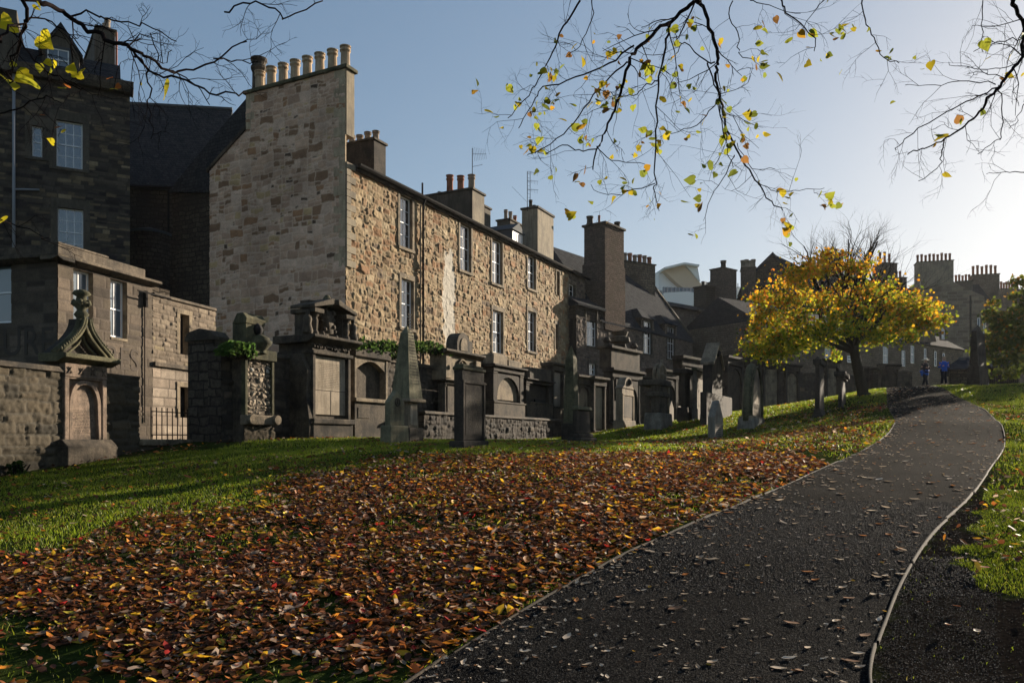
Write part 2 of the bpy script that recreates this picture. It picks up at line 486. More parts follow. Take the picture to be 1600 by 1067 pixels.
# ---------------------------------------------------------------- windows, chimneys
def sash(parent, fr, u0, u1, z0, z1, cols=2, rows=2, rec=.17, off=0.0, sur=.17, glass='glass', stone='sand', proud=.05, paint='white', sill=True):
    y = off + rec
    m = MB(); fw = .055
    m.box(u0, u0 + fw, y, y + .07, z0, z1).box(u1 - fw, u1, y, y + .07, z0, z1)
    m.box(u0 + fw, u1 - fw, y, y + .07, z0, z0 + fw * 1.3).box(u0 + fw, u1 - fw, y, y + .07, z1 - fw, z1)
    zm = (z0 + z1) / 2
    m.box(u0 + fw, u1 - fw, y - .01, y + .05, zm - .022, zm + .022)
    for i in range(1, cols):
        x = u0 + fw + (u1 - u0 - 2 * fw) * i / cols
        m.box(x - .013, x + .013, y + .012, y + .045, z0 + fw * 1.3, zm - .022).box(x - .013, x + .013, y + .012, y + .045, zm + .022, z1 - fw)
    for (a, b) in ((z0 + fw * 1.3, zm - .022), (zm + .022, z1 - fw)):
        for i in range(1, rows):
            zz = a + (b - a) * i / rows
            m.box(u0 + fw, u1 - fw, y + .015, y + .04, zz - .011, zz + .011)
    win = m.build('window', paint, parent, fr)
    MB().box(u0 + fw, u1 - fw, y + .03, y + .036, z0 + fw, z1 - fw).build('pane', glass, win, fr)
    if sur:
        s = MB(); pr = off - proud
        s.box(u0 - sur, u0, pr, y + .1, z0, z1).box(u1, u1 + sur, pr, y + .1, z0, z1)
        s.box(u0 - sur, u1 + sur, pr - .003, y + .1, z1, z1 + sur * 1.5)
        s.build('surround', stone, win, fr, bev=.008)
        if sill: MB().box(u0 - sur, u1 + sur, pr - .05, y + .1, z0 - .14, z0).build('sill', stone, win, fr, bev=.008)
    return win

def pot(parent, fr, x, y, z, h=.7, r=.14, m='cream'):
    pr = [(r * 1.12, z), (r * 1.12, z + .06), (r * .98, z + .08), (r * .9, z + h * .7), (r * .93, z + h * .72), (r * 1.12, z + h * .78), (r * 1.12, z + h * .83), (r * .93, z + h * .86), (r * .95, z + h * .92), (r * 1.15, z + h * .95), (r * 1.15, z + h), (r * .8, z + h), (r * .8, z + h - .1)]
    return MB().lathe(x, y, pr, 14).build('chimney_pot', m, parent, fr, smooth=False)

def stack(parent, fr, x0, x1, y0, y1, z0, z1, m='rubble', pots=(), potm='cream', poth=.7, potr=.13, cope='soot', ch=.12, axis='x', base_h=0, pname='chimney'):
    """chimney stack with a projecting cope and one or more pots"""
    b = MB().box(x0, x1, y0, y1, z0, z1)
    if base_h: b.box(x0 - .1, x1 + .1, y0 - .1, y1 + .1, z0, z0 + base_h)
    c = b.build(pname, m, parent, fr, bev=.02)
    MB().box(x0 - .08, x1 + .08, y0 - .08, y1 + .08, z1, z1 + ch).build('cope', cope, c, fr, bev=.02)
    n = pots if isinstance(pots, int) else len(pots)
    for i in range(n):
        k = (i + .5) / n
        pm = potm if isinstance(potm, str) else potm[i % len(potm)]
        hh = poth * (1 + .08 * math.sin(i * 2.3))
        if axis == 'x': pot(c, fr, x0 + (x1 - x0) * k, (y0 + y1) / 2, z1 + ch, hh, potr, pm)
        else: pot(c, fr, (x0 + x1) / 2, y0 + (y1 - y0) * k, z1 + ch, hh, potr, pm)
    return c

# ---------------------------------------------------------------- terrain
CP = [(0, -5, -.7), (-9, -3, -.9), (9, -3, -.3), (-3.4, 5.3, -.15), (-6, 9, .22), (-1.2, 10, .48), (-4.5, 13, .72), (-10.5, 13, .55),
      (-.68, 5.3, 0), (2.39, 5.3, 0), (5, 5, .1), (.05, 6.6, .17), (3.12, 6.6, .17), (1.25, 8.4, .45), (4.3, 8.4, .45), (3.64, 11.6, .81), (6.7, 11.6, .81), (8.5, 12, .92),
      (5.8, 14.7, 1.13), (8.86, 14.7, 1.13), (8.9, 19.4, 1.6), (12, 19.4, 1.6), (11.4, 23.7, 2.17), (14.4, 23.7, 2.2), (13.75, 29, 2.78), (17, 29, 2.85), (16.5, 35, 3.45), (20, 36, 3.65), (22.1, 47, 4.75), (26.6, 50, 5.05)]
def cpx(px, py, Y, dz=0): CP.append(((px - 800) / F * Y, Y, EYE + (HY - py) / F * Y + dz))
for a in [(0, 748, 15.3), (180, 724, 17.4), (340, 694, 20), (500, 686, 22.6), (640, 687, 27), (760, 690, 31), (860, 690, 36), (735, 701, 18), (640, 693, 21), (900, 692, 25), (1120, 687, 26), (1172, 672, 29), (980, 668, 34), (1029, 668, 33),
          (1280, 653, 30), (1350, 618, 38), (1315, 640, 33), (1240, 633, 45), (1450, 603, 50.5), (1526, 606, 45), (1210, 640, 54), (1000, 665, 46), (1100, 655, 52), (1600, 600, 40), (1590, 660, 22), (1480, 602, 51)]: cpx(*a)
CP += [(30, 60, 5.2), (25, 58, 5.0), (40, 75, 5.0), (18, 70, 4.6), (5, 70, 3.2), (30, 110, 5), (70, 60, 5.3), (60, 20, 3.5), (60, 110, 5.3), (-14, 30, 1.6), (-25, 20, .8), (-20, 50, 1.8), (-30, 90, 2), (30, 0, 1), (-25, -5, -1)]
CPA = np.array(CP, float)
def _k(r2): return np.where(r2 > 1e-9, r2 * np.log(np.maximum(r2, 1e-9)), 0) * .5
def _fit():
    n = len(CPA); X = CPA[:, :2]
    d2 = ((X[:, None] - X[None]) ** 2).sum(-1)
    A = np.zeros((n + 3, n + 3)); A[:n, :n] = _k(d2) + np.eye(n) * 1.2
    A[:n, n] = 1; A[:n, n + 1:] = X; A[n, :n] = 1; A[n + 1:, :n] = X.T
    return np.linalg.solve(A, np.concatenate([CPA[:, 2], np.zeros(3)]))
WT = _fit()
def H(x, y):
    x = np.asarray(x, float); y = np.asarray(y, float)
    xc, yc = np.clip(x, -30, 70), np.clip(y, -5, 110)
    sh = xc.shape; P = np.stack([xc.ravel(), yc.ravel()], -1); out = np.zeros(len(P)); n = len(CPA)
    for i in range(0, len(P), 20000):
        Q = P[i:i + 20000]
        d2 = ((Q[:, None] - CPA[None, :, :2]) ** 2).sum(-1)
        out[i:i + 20000] = _k(d2) @ WT[:n] + WT[n] + Q @ WT[n + 1:]
    return out.reshape(sh)
def hz(x, y): return float(H(np.array([x]), np.array([y]))[0])
def g_at(px, Y):
    x = (px - 800) / F * Y
    return x, Y, hz(x, Y)

PL = np.array([(-3.2, -4), (-2.4, 0), (-1.5, 3), (-.68, 5.3), (.05, 6.6), (1.25, 8.4), (3.64, 11.6), (5.8, 14.7), (8.9, 19.4), (11.4, 23.7), (13.75, 29), (16.5, 35), (19.3, 41), (22.1, 47), (24.3, 52), (26.5, 60)])
PR = np.array([(.6, -4), (1.1, 0), (1.8, 3), (2.39, 5.3), (3.12, 6.6), (4.3, 8.4), (6.7, 11.6), (8.86, 14.7), (12, 19.4), (14.4, 23.7), (17, 29), (20, 36), (22.8, 42.5), (26.6, 50), (28, 54), (30, 62)])
def smooth_line(P, n=900):
    # cubic through points
    t = np.concatenate([[0], np.cumsum(np.hypot(*np.diff(P, axis=0).T))])
    tt = np.linspace(0, t[-1], n)
    out = []
    for k in range(2):
        y = P[:, k]; m = np.gradient(y, t)
        i = np.clip(np.searchsorted(t, tt, side='right') - 1, 0, len(t) - 2)
        h = t[i + 1] - t[i]; s = (tt - t[i]) / h
        out.append((2 * s**3 - 3 * s**2 + 1) * y[i] + (s**3 - 2 * s**2 + s) * h * m[i] + (-2 * s**3 + 3 * s**2) * y[i + 1] + (s**3 - s**2) * h * m[i + 1])
    return np.stack(out, -1)
SL, SR = smooth_line(PL), smooth_line(PR)
def xl(y): return np.interp(y, SL[:, 1], SL[:, 0])
def xr(y): return np.interp(y, SR[:, 1], SR[:, 0])

def ax(segs):
    o = []
    for a, b, n in segs: o += list(np.linspace(a, b, n, endpoint=False))
    return np.array(o + [segs[-1][1]])
gx = ax([(-600, -60, 12), (-60, -16, 30), (-16, 24, 200), (24, 60, 60), (60, 600, 12)])
gy = ax([(-200, -8, 10), (-8, 3, 30), (3, 30, 170), (30, 62, 110), (62, 120, 40), (120, 1500, 12)])
GX, GY = np.meshgrid(gx, gy)
GZ = H(GX, GY)
inside = (GX > xl(GY) + .12) & (GX < xr(GY) - .12) & (GY < 61)
near = np.clip(np.minimum(np.abs(GX - xl(GY)), np.abs(GX - xr(GY))) / .6, 0, 1)
GZ = GZ + (fbm(GX, GY, 1.1, 4) - .5) * .09 * near - inside * .05
ggrass = mat('ground_turf', (.05, .08, .02), 1.0, .0)
co = objco(ggrass)
n1 = noise(ggrass, co, .6, 5); n2 = noise(ggrass, co, 18, 5, .7)
ca = mix(ggrass, ramp(ggrass, n2, [(.35, (0, 0, 0)), (.65, (1, 1, 1))]), (.018, .026, .007), (.035, .05, .012))
at_ = N(ggrass, 'ShaderNodeAttribute', attribute_name='Col')
ca0 = (mix(ggrass, ramp(ggrass, n1, [(.5, (0, 0, 0)), (.75, (.6,) * 3)]), ca, (.028, .021, .012)))
soil = ramp(ggrass, n2, [(.3, (.006, .005, .0045)), (.7, (.022, .018, .015))])
base(ggrass, mix(ggrass, at_.outputs['Fac'], ca0, soil))
bump(ggrass, n2, .8, .04)
idx = np.arange(GX.size).reshape(GX.shape)
gq = np.stack([idx[:-1, :-1], idx[:-1, 1:], idx[1:, 1:], idx[1:, :-1]], -1).reshape(-1, 4)
def soil_mask(x, y):
    yy_ = np.maximum(y, .5)
    py = HY - F * (H(x, y) - EYE) / yy_; px = 800 + F * x / yy_
    wob = (fbm(x, y, .5, 19) - .5)
    a = (x > xr(y)) & ((py > 905 + (px - 1450) * .18 + wob * 60) | (y < 4) | (x < xr(y) + .12 + (.55 + wob) * np.clip((12 - y) / 4, 0, 1.0)))
    return a
sm = (soil_mask(GX, GY) & (GY < 14)).astype(float).reshape(-1, 1)
gr = np_mesh('ground', np.stack([GX, GY, GZ], -1).reshape(-1, 3), gq, np.repeat(sm, 3, 1), ggrass)
tag(gr, kind='structure')
# path sheet
gpath = mat('path_gravel', (.03, .03, .032), 1.0, .006)
co = objco(gpath)
vo = N(gpath, "ShaderNodeTexVoronoi"); vo.inputs["Scale"].default_value = 95; L(gpath, co, vo.inputs["Vector"])
n1 = noise(gpath, co, .8, 5); n2 = noise(gpath, co, 160, 3)
cc = ramp(gpath, vo.outputs["Color"], [(.1, (.004, .004, .0045)), (.6, (.014, .0138, .014)), (.95, (.06, .058, .055))])
base(gpath, mix(gpath, 1.0, cc, ramp(gpath, n1, [(.34, (.55,) * 3), (.66, (1.5, 1.42, 1.32))]), 'MULTIPLY'))
mm = N(gpath, "ShaderNodeMath", operation='MULTIPLY_ADD'); L(gpath, vo.outputs["Distance"], mm.inputs[0]); mm.inputs[1].default_value = -1.2; L(gpath, n2, mm.inputs[2])
bump(gpath, mm.outputs[0], .9, .012)
k = np.linspace(0, 1, 15)
yy = np.concatenate([np.linspace(-4, 30, 150), np.linspace(30.3, 60, 100)])
PX = xl(yy)[:, None] * (1 - k) + xr(yy)[:, None] * k
PY = np.repeat(yy[:, None], 15, 1)
PZ = H(PX, PY) + .012 + .03 * (1 - (2 * k - 1) ** 2)[None]
idx = np.arange(PX.size).reshape(PX.shape)
q = np.stack([idx[:-1, :-1], idx[:-1, 1:], idx[1:, 1:], idx[1:, :-1]], -1).reshape(-1, 4)
tag(np_mesh('path', np.stack([PX, PY, PZ], -1).reshape(-1, 3), q, None, gpath), kind='structure')

def PATHZ(x, y):
    k = np.clip((x - xl(y)) / (xr(y) - xl(y)), 0, 1)
    return H(x, y) + .012 + .03 * (1 - (2 * k - 1) ** 2)

# timber edging
def edging(P, lab):
    P = P[(P[:, 1] > -3.5) & (P[:, 1] < 56)]
    n = len(P); T = np.gradient(P, axis=0); T /= np.hypot(*T.T)[:, None]; Nn = np.stack([-T[:, 1], T[:, 0]], -1)
    rs = np.random.RandomState(5)
    z = H(P[:, 0], P[:, 1]); wob = (vnoise(P[:, 0], P[:, 1], .9, 2) - .5) * .02
    V = []
    for s, dz in ((-.011, -.1), (-.011, .022), (.011, .022), (.011, -.1)):
        q = P + Nn * s
        V.append(np.stack([q[:, 0], q[:, 1], z + dz + (wob if dz > 0 else 0)], -1))
    V = np.stack(V, 1).reshape(-1, 3)
    f = []
    V = V.reshape(n, 4, 3)
    arc = np.concatenate([[0], np.cumsum(np.hypot(*np.diff(P, axis=0).T))])
    bid = (arc / 2.4).astype(int)
    V[:, 1:3, 2] += (rs.uniform(-.012, .012, bid.max() + 1))[bid][:, None]
    V[:, :, 0] += (rs.uniform(-.012, .012, bid.max() + 1))[bid][:, None]
    V = V.reshape(-1, 3)
    for i in range(n - 1):
        if bid[i] != bid[i + 1]: continue
        for j in range(4): f.append((i * 4 + j, i * 4 + (j + 1) % 4, i * 4 + 4 + (j + 1) % 4, i * 4 + 4 + j))
    o = np_mesh('path_edging', V, np.array(f), None, 'wood', smooth=False)
    tag(o, lab, 'edging', kind='thing')
edging(SL, 'thin timber edging board between the leaf covered lawn and the dark path')
edging(SR, 'thin timber edging board dividing the dark path from the grass bank beside the obelisk')

# thin damp air between the near lawn and the far roofs
# ================================================================ BUILDINGS
# ---- main tenement
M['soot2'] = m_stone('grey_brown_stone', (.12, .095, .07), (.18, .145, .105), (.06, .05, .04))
M['quoin'] = m_stone('dressed_quoin', (.44, .34, .22), (.52, .41, .28), (.34, .26, .17), 1.1, 10, .003)
FM = Frame(540, 34.0, 63.1)
FG = Frame(540, 34.0, 63.1 - 90)
# gable plane: x runs left to right and slightly nearer, so the wall lies at negative u
house = thing('stone_tenement', 'long rubble stone tenement whose tall gable carries eight cream chimney pots', 'building', Frame(0, 0, 63.1, 0, xy=(FM.x, FM.y)))
UE = FM.u(889)
ZE = 13.55
wins = [(624, 643, 308, 388), (718, 735, 352, 424), (768, 784, 376, 444), (824, 836, 400, 452), (626, 645, 437, 513), (769, 785, 486, 552), (824, 836, 487, 549)]
WH = []
for (a, b, c, d) in wins:
    u0, u1 = FM.u(a), FM.u(b)
    if b - a < 13: u1 = u0 + 1.15
    m_ = (a + b) / 2
    WH.append((u0, u1, FM.z(m_, (d + .0)), FM.z(m_, c)))
slits = [(869, 874, 423, 461), (867, 872, 506, 545)]
SH = [(FM.u(a), FM.u(a) + .5, FM.z(a, d), FM.z(a, c)) for a, b, c, d in slits]
# quoins: dressed blocks up the corner above the lower storey
dr = []
zq0 = FM.z(545, 418)
zz = zq0; k_ = 0
while zz < ZE - .1:
    hq = .30
    dr.append((0, .30 if k_ % 2 else .62, zz + .012, min(zz + hq, ZE), .05)); zz += hq; k_ += 1
facade = masonry('wall', house, FM, 0, UE, .6, ZE, FACADE, .038, WH + SH, seed=4, dressed=[(a, b, c, d, .06) for a, b, c, d, e in dr],
        patches=[(FM.u(693), FM.u(709), FM.z(700, 540), FM.z(700, 398), (.50, .455, .38), .98)])
q_ = MB()
for i, (a, b, c, d, e) in enumerate(dr): q_.box(a - .01, b, -.075, .05, c, d)
q_.build('corner_stones', 'render', house, FM, bev=.012)
for i, (a, b, c, d) in enumerate(WH): sash(house, FM, a, b, c, d, 2, 2, rec=.12, sur=.17, proud=.06)
for (a, b, c, d) in SH:
    o = MB().box(a, b, .2, .25, c, d).build('window', 'dark', house, FM)
    MB().box(a - .12, a, -.05, .2, c, d).box(b, b + .12, -.05, .2, c, d).box(a - .12, b + .12, -.053, .2, d, d + .2).build('surround', 'sand', o, FM)
# gable
UL = FG.u(328); UC = FG.u(385)
ZC = FG.z(385, 146); ZCR = FG.z(540, 110)
ZCH = (ZC + ZCR) / 2
zl0, zl1 = FG.z(328, 268), FG.z(385, 203)
def gtop(u):
    if u > UC: return ZCH
    return zl0 + (zl1 - zl0) * (u - UL) / (UC - UL)
holes_g = []
masonry('gable_wall', house, FG, UL, 0, .6, ZCH, GABLE, .04, seed=11, top=gtop)
# dressed corner blocks on the gable side
q_ = MB(); k_ = 0; zz = zq0
while zz < ZCH - .05:
    hq = .30 if zz < 10.6 else .42
    q_.box(-(.62 if k_ % 2 else .34), 0, -.034, .05, zz + .008, min(zz + hq, ZCH)); zz += hq; k_ += 1
q_.build('corner_stones', 'quoin', house, FG, bev=.008)
q_ = MB(); zz = FG.z(385, 203)
k_ = 0
while zz < ZCH - .05:
    q_.box(UC - .004, UC + (.5 if k_ % 2 else .28), -.03, .05, zz, min(zz + .4, ZCH)); zz += .4; k_ += 1
q_.build('corner_stones', 'quoin', house, FG, bev=.008)
# chimney head above the eaves: plain return face toward the front
TH = FM.u(553) - 0
c_ = MB().box(UC, .03, .02, TH, zl1 - 1.2, ZCH).build('chimney', 'render', house, FG, bev=.01)
MB().box(UC - .12, .14, -.13, TH + .12, ZCH, ZCH + .16).build('cope', 'moss', c_, FG, bev=.03)
for i in range(8):
    uu = UC + .55 + (-.24 - UC - .55) * i / 7
    pot(c_, FG, uu, TH * .5 + (.0), ZCH + .16, .95 if i else .9, .215, 'cream')
pot(c_, FG, UC + .05, TH * .5 + .45, ZCH - .35, 2.3, .33, 'soot')
# core, roof
MB().box(.25, UE - .02, .3, 6.2, .4, ZE - .05).build('inner_core', 'dark', house, FM)
gz = ZE + 1.5
MB().prof([(-.22, ZE), (3.2, gz), (3.25, gz - .15), (-.18, ZE - .12)], TH + .02, UE + .3).build('roof', 'slate', house, FM)
MB().prof([(3.2, gz), (6.6, ZE + .4), (6.6, ZE + .25), (3.2, gz - .18)], TH + .02, UE + .3).build('roof', 'slate', house, FM)
# skew on left gable slope and dark roof behind it
sk = MB()
sk.add([(UL - .15, -.1, zl0 - .05), (UC, -.1, zl1 - .05 + .02), (UC, .35, zl1 + .02), (UL - .15, .35, zl0 - .05), (UL - .15, -.1, zl0 + .1), (UC, -.1, zl1 + .14), (UC, .35, zl1 + .14), (UL - .15, .35, zl0 + .1)],
       [(0, 1, 2, 3), (7, 6, 5, 4), (0, 4, 5, 1), (1, 5, 6, 2), (2, 6, 7, 3), (3, 7, 4, 0)])
sk.build('skew_stone', 'soot', house, FG)
MB().prof([(-.36, ZE - .02), (-.36, ZE + .06), (-.2, ZE + .06), (-.2, ZE - .1), (-.3, ZE - .1)], TH + .02, UE + .2).build('gutter', 'iron', house, FM)
MB().box(TH + .02, UE + .05, -.14, .02, ZE - .22, ZE - .06).build('eaves_course', 'soot', house, FM)
ud = FM.u(657)
MB().tube([(ud, -.16, 1.5), (ud, -.16, ZE - .35), (ud, -.3, ZE - .05)], .055, 8).tube([(ud + .02, -.1, ZE), (ud + .02, -.1, ZE + .75)], .045, 8).build('downpipe', 'iron', house, FM, smooth=True)
MB().tube([(ud - .22, -.14, ZE - .4), (ud - .22, -.14, 4)], .035, 6).build('downpipe', 'bark', house, FM, smooth=True)
# chimneys rising behind the front eaves
def z_at(fr, px, py, off): return fr.z(px, py, off)
o2 = 2.2
stack(house, FM, FM.u(603, o2) - 1.0, FM.u(603, o2), o2, o2 + 2.5, ZE - .2, FM.z(602, 228, o2), 'black', 5, 'buff', .5, .17, axis='y')
o3 = .35
xa, xb = FM.u(738, o3), FM.u(757, o3)
zt = FM.z(738, 296, o3)
stack(house, FM, xa, xb, o3, o3 + 4.4, ZE - .2, zt, 'render', 0, axis='y')
cs = MB().box(xa - .004, xa + .02, o3 + .01, o3 + 4.38, ZE - .2, zt - .01).build('chimney_side', 'rdark', house, FM)
for i, (m_, hh) in enumerate((('buff', .95), ('terra', 1.0), ('terra', 1.15))):
    pot(cs, FM, (xa + xb) / 2, o3 + .45 + i * .72, zt + .12, hh, .2, m_)
pot(cs, FM, (xa + xb) / 2, o3 + 2.6, zt + .12, .3, .1, 'lead')
# small chimney and dormer further along
o4 = 2.6
stack(house, FM, FM.u(797, o4), FM.u(818, o4), o4, o4 + 1.0, ZE, FM.z(805, 348, o4), 'rdark', ('buff', 'buff', 'terra'), ('buff', 'buff', 'terra'), .7, .13)
stack(house, FM, FM.u(757, o4), FM.u(762, o4) + .4, o4, o4 + .8, ZE, FM.z(760, 325, o4), 'rdark', 0)
dmo = .9
a, b = FM.u(800, dmo), FM.u(815, dmo)
zb, ztp = ZE + .1, FM.z(806, 362, dmo)
dm = MB().box(a - .12, b + .12, dmo, dmo + 2, zb - .4, ztp).prism([(a - .25, ztp), (b + .25, ztp), ((a + b) / 2, ztp + .55)], dmo - .15, dmo + 2.2).build('dormer', 'lead', house, FM)
wd = MB()
for t_ in (a, (a + b) / 2 - .03, b - .06): wd.box(t_, t_ + .06, dmo - .05, dmo - .005, zb + .1, ztp - .05)
wd.box(a + .06, b - .06, dmo - .045, dmo - .004, zb + .1, zb + .17).box(a + .06, b - .06, dmo - .045, dmo - .004, ztp - .12, ztp - .05)
wd.build('window', 'white', dm, FM)
MB().box(a, b, dmo - .02, dmo - .002, zb + .1, ztp - .05).build('pane', 'blind', dm, FM)
# big square stack with render faces
o5 = .3
xa, xb = FM.u(843, o5), FM.u(865, o5)
xa2 = FM.u(840, o5)
zt = FM.z(840, 325, o5)
xb = xa2 + (FM.u(865, o5) - xa2) * 1.0
c5 = stack(house, FM, xa2, xb, o5, o5 + 1.15, ZE - .3, zt, 'render', 0, ch=.14)
for i in range(5): pot(c5, FM, xa2 + .2 + i * (xb - xa2 - .4) / 4, o5 + .6, zt + .14, .3 if i else .5, .12, 'soot')
MB().prism([(FM.u(605, 1.5), ZE + .55), (FM.u(650, 1.5), ZE + .55), (FM.u(650, 1.5), ZE + .85), (FM.u(605, 1.5), ZE + .85)], 1.2, 2.4).build('skylight', 'lead', house, FM)

def aerial(px, py_top, py_bot, off, kind, label):
    u = FM.u(px, off); z0 = FM.z(px, py_bot, off); z1 = FM.z(px, py_top, off)
    fr = FM.at(u, off, z0)
    t = thing('tv_aerial', label, 'aerial', fr, 'aerials on the tenement roof')
    h = z1 - z0
    MB().tube([(0, 0, 0), (0, 0, h)], .022, 6).build('mast', 'iron', t)
    m = MB()
    if kind == 0:
        d = Vector((1.0, -.25, .28))
        m.tube([(0, 0, h * .86), tuple(Vector((0, 0, h * .86)) + d * 1.15)], .014, 4)
        for i in range(8):
            c = Vector((0, 0, h * .86)) + d * (.12 + i * .14); l = .42 - i * .02
            m.tube([c + Vector((.12, 0, -l * .9)), c + Vector((-.12, 0, l * .9))], .007, 3)
        m.tube([(0, 0, h * .55), (.85, -.2, h * .7)], .012, 4)
    else:
        for i in range(7):
            zz = h * (.35 + .1 * i); m.tube([(-.05, 0, zz), (.4, 0, zz + .05)], .01, 3)
        m.tube([(.42, 0, h * .2), (.42, 0, h * 1.05)], .018, 4)
        for s in range(3):
            m.tube([(0, 0, h * (.98 - .22 * s)), (1.25, -.2, h * (1.1 - .22 * s))], .012, 4)
            for i in range(7):
                c = Vector((.15 + i * .17, -.03 * i, h * (1.0 - .22 * s) + i * .02))
                m.tube([c + Vector((0, 0, -.13)), c + Vector((0, 0, .13))], .006, 3)
        m.tube([(0, 0, h * .22), (-1.6, .3, h * .45)], .009, 3)
    m.build('aerial_rods', 'iron', t)
aerial(738, 232, 296, 1.3, 0, 'thin pole aerial with slanted rods beside three clay chimney pots')
aerial(824, 268, 330, .8, 1, 'tall ladder shaped aerial above the square rendered chimney')

# ---- narrow house against the tenement's far end, same street line
nh = thing('narrow_house', 'narrow stone house with one tall window squeezed against the tenement end', 'building', Frame(0, 0, 63.1, 0, xy=FM.at(UE, 0).M.translation.xy[:]))
FN = Frame(0, 0, 63.1, 0, xy=FM.at(UE, 0).M.translation.xy[:])
un1 = FN.u(914)
zn = FN.z(890, 424)
wn = (FN.u(888) , FN.u(888) + 1.25, FN.z(892, 500), FN.z(892, 443))
masonry('wall', nh, FN, .0, un1, 1, zn, RANGE2, .045, [wn], seed=6)
sash(nh, FN, *wn, 2, 3, sur=.15, proud=.05)
MB().box(.2, un1 - .1, .3, 6, 1, zn - .05).build('inner_core', 'dark', nh, FN)
MB().prof([(-.3, zn), (3.3, zn + 1.9), (3.3, zn + 1.75), (-.3, zn - .13)], .02, un1 + .2).build('roof', 'slate', nh, FN)
MB().prof([(-.42, zn - .05), (-.42, zn + .05), (-.28, zn + .05), (-.28, zn - .1)], .02, un1 + .2).build('gutter', 'iron', nh, FN)

# ---- far left tall dark tenement
FA = Frame(203, 38, 27)
ta = thing('dark_tenement', 'tall sooty tenement with sash windows and attic dormer behind the bare twigs', 'building', FA)
UA = FA.u(-60)
ZA = FA.z(203, 150)
aw = [(88, 129, 190, 263), (50, 66, 197, 246), (90, 130, 326, 377)]
AH = []
for (a, b, c, d) in aw:
    m_ = (a + b) / 2; AH.append((FA.u(a), FA.u(b), FA.z(m_, d), FA.z(m_, c)))
AH[2] = (AH[2][0], AH[2][1], AH[2][3] - (AH[0][3] - AH[0][2]), AH[2][3])
masonry('wall', ta, FA, UA, 0, 4, ZA, TENE, .05, AH, seed=21)
for i, h_ in enumerate(AH): sash(ta, FA, *h_, cols=3 if i != 1 else 1, rows=2, rec=.14, sur=.28, proud=.03, stone='rdark', sill=True)
MB().box(UA, -.02, .35, 9, 0, ZA - .05).build('inner_core', 'dark_rubble', ta, FA)
z1 = FA.z(203, 133)
MB().prof([(-.35, ZA), (-.45, ZA + .25), (-.45, z1), (.2, z1), (.2, ZA)], UA, .15).build('cornice', 'soot', ta, FA, bev=.03)
zr = FA.z(100, 88)
MB().prof([(-.3, z1), (1.3, zr + .6), (4.5, zr + 1.0), (4.5, z1)], UA, -.4).build('roof', 'slate', ta, FA)
# dormer with pointed head
do = .1
a, b = FA.u(66, do), FA.u(124, do)
zb, zt, zp = z1 - .1, FA.z(66, 78, do), FA.z(93, 42, do)
dm = MB().prism([(a, zb), (b, zb), (b, zt), ((a + b) / 2, zp), (a, zt)], do, do + 3).build('dormer', 'rdark', ta, FA)
MB().prism([(a - .15, zt - .12), ((a + b) / 2, zp - .02), (b + .15, zt - .12), (b + .15, zt + .03), ((a + b) / 2, zp + .17), (a - .15, zt + .03)], do - .15, do + 3).build('dormer_roof', 'slate', dm, FA)
sash(ta, FA, FA.u(74, do), FA.u(108, do), zb + .15, zt + .15, 2, 1, rec=-.06, off=do, sur=.07, proud=.1, stone='lead', glass='blind', sill=False)
# slim side stack at the left edge
a, b = FA.u(-60), FA.u(28)
MB().box(a, b, -.5, 3, ZA, FA.z(28, 17, -.5)).build('chimney', 'rdark', ta, FA)
# tall end chimney with pots in a receding row
FC = Frame(150, 39.5, 35)
xa, xb = FC.u(151), FC.u(180)
zt = FC.z(176, 50)
c_ = stack(ta, FC, xa, xb, 0, 4.6, z1 - .3, zt, 'rdark', 0, axis='y')
MB().prof([(0, z1), (4.6, z1), (4.6, zt - 1.6), (0, zt - .1)], xa - .1, xa - .004).build('chimney_side', 'rdark', c_, FC)
for i in range(7): pot(c_, FC, xb - .3, .35 + i * .62, zt + .12, .62, .14, 'buff')
MB().tube([(xb + .05, -.05, z1 - .3), (xb + .05, -.05, zt)], .05, 6).build('flue_pipe', 'terra', c_, FC)
up = FA.u(22)
MB().tube([(up, -.12, 7), (up, -.12, ZA + .9)], .07, 8).tube([(up, -.12, FA.z(30, 298)), (FA.u(62), -.12, FA.z(62, 298))], .045, 6).build('downpipe', 'pipe', ta, FA, smooth=True)

# ---- dark slate roofed building with round stair turret, between
FB = Frame(203, 47, 8)
tb = thing('slate_roofed_hall', 'dark hall with a steep slate roof and round stair turret between the two tenements', 'building', FB)
zb = FB.z(240, 293)
ub = FB.u(415)
MB().box(-6, ub, 0, 9, 1, zb).build('wall', 'dark_rubble', tb, FB)
zr = FB.z(240, 165, 4.2)
MB().prof([(-.25, zb - .05), (4.2, zr), (8.6, zb), (8.6, zb - .3), (-.25, zb - .15)], -6, FB.u(362, 4)).build('roof', 'slate', tb, FB)
MB().box(-6, FB.u(362, 4), 4.1, 4.3, zr - .02, zr + .12).build('ridge', 'lead', tb, FB)
MB().prof([(-.38, zb - .1), (-.38, zb), (-.22, zb), (-.22, zb - .14)], -5, ub).build('gutter', 'iron', tb, FB)
u_ = FB.u(264)
MB().tube([(u_, -.1, 5), (u_, -.1, zb - .1)], .06, 6).build('downpipe', 'iron', tb, FB)
u_ = FB.u(325)
MB().tube([(u_, -.5, 3), (u_, -.5, FB.z(325, 375, -.5))], .07, 6).build('downpipe', 'pipe', tb, FB)
tc = FB.u(232, -.2); rt = (FB.u(265, -.2) - FB.u(200, -.2)) / 2
ztt = FB.z(232, 362, -1)
t_ = MB().lathe(tc, 0, [(rt, 1), (rt, ztt)], 28).build('turret', 'dark_rubble', tb, FB, smooth=False)
MB().lathe(tc, 0, [(rt + .08, ztt), (rt + .1, ztt + .14), (rt - .1, ztt + .2), (.05, ztt + .5)], 28).build('turret_cope', 'lead', t_, FB)
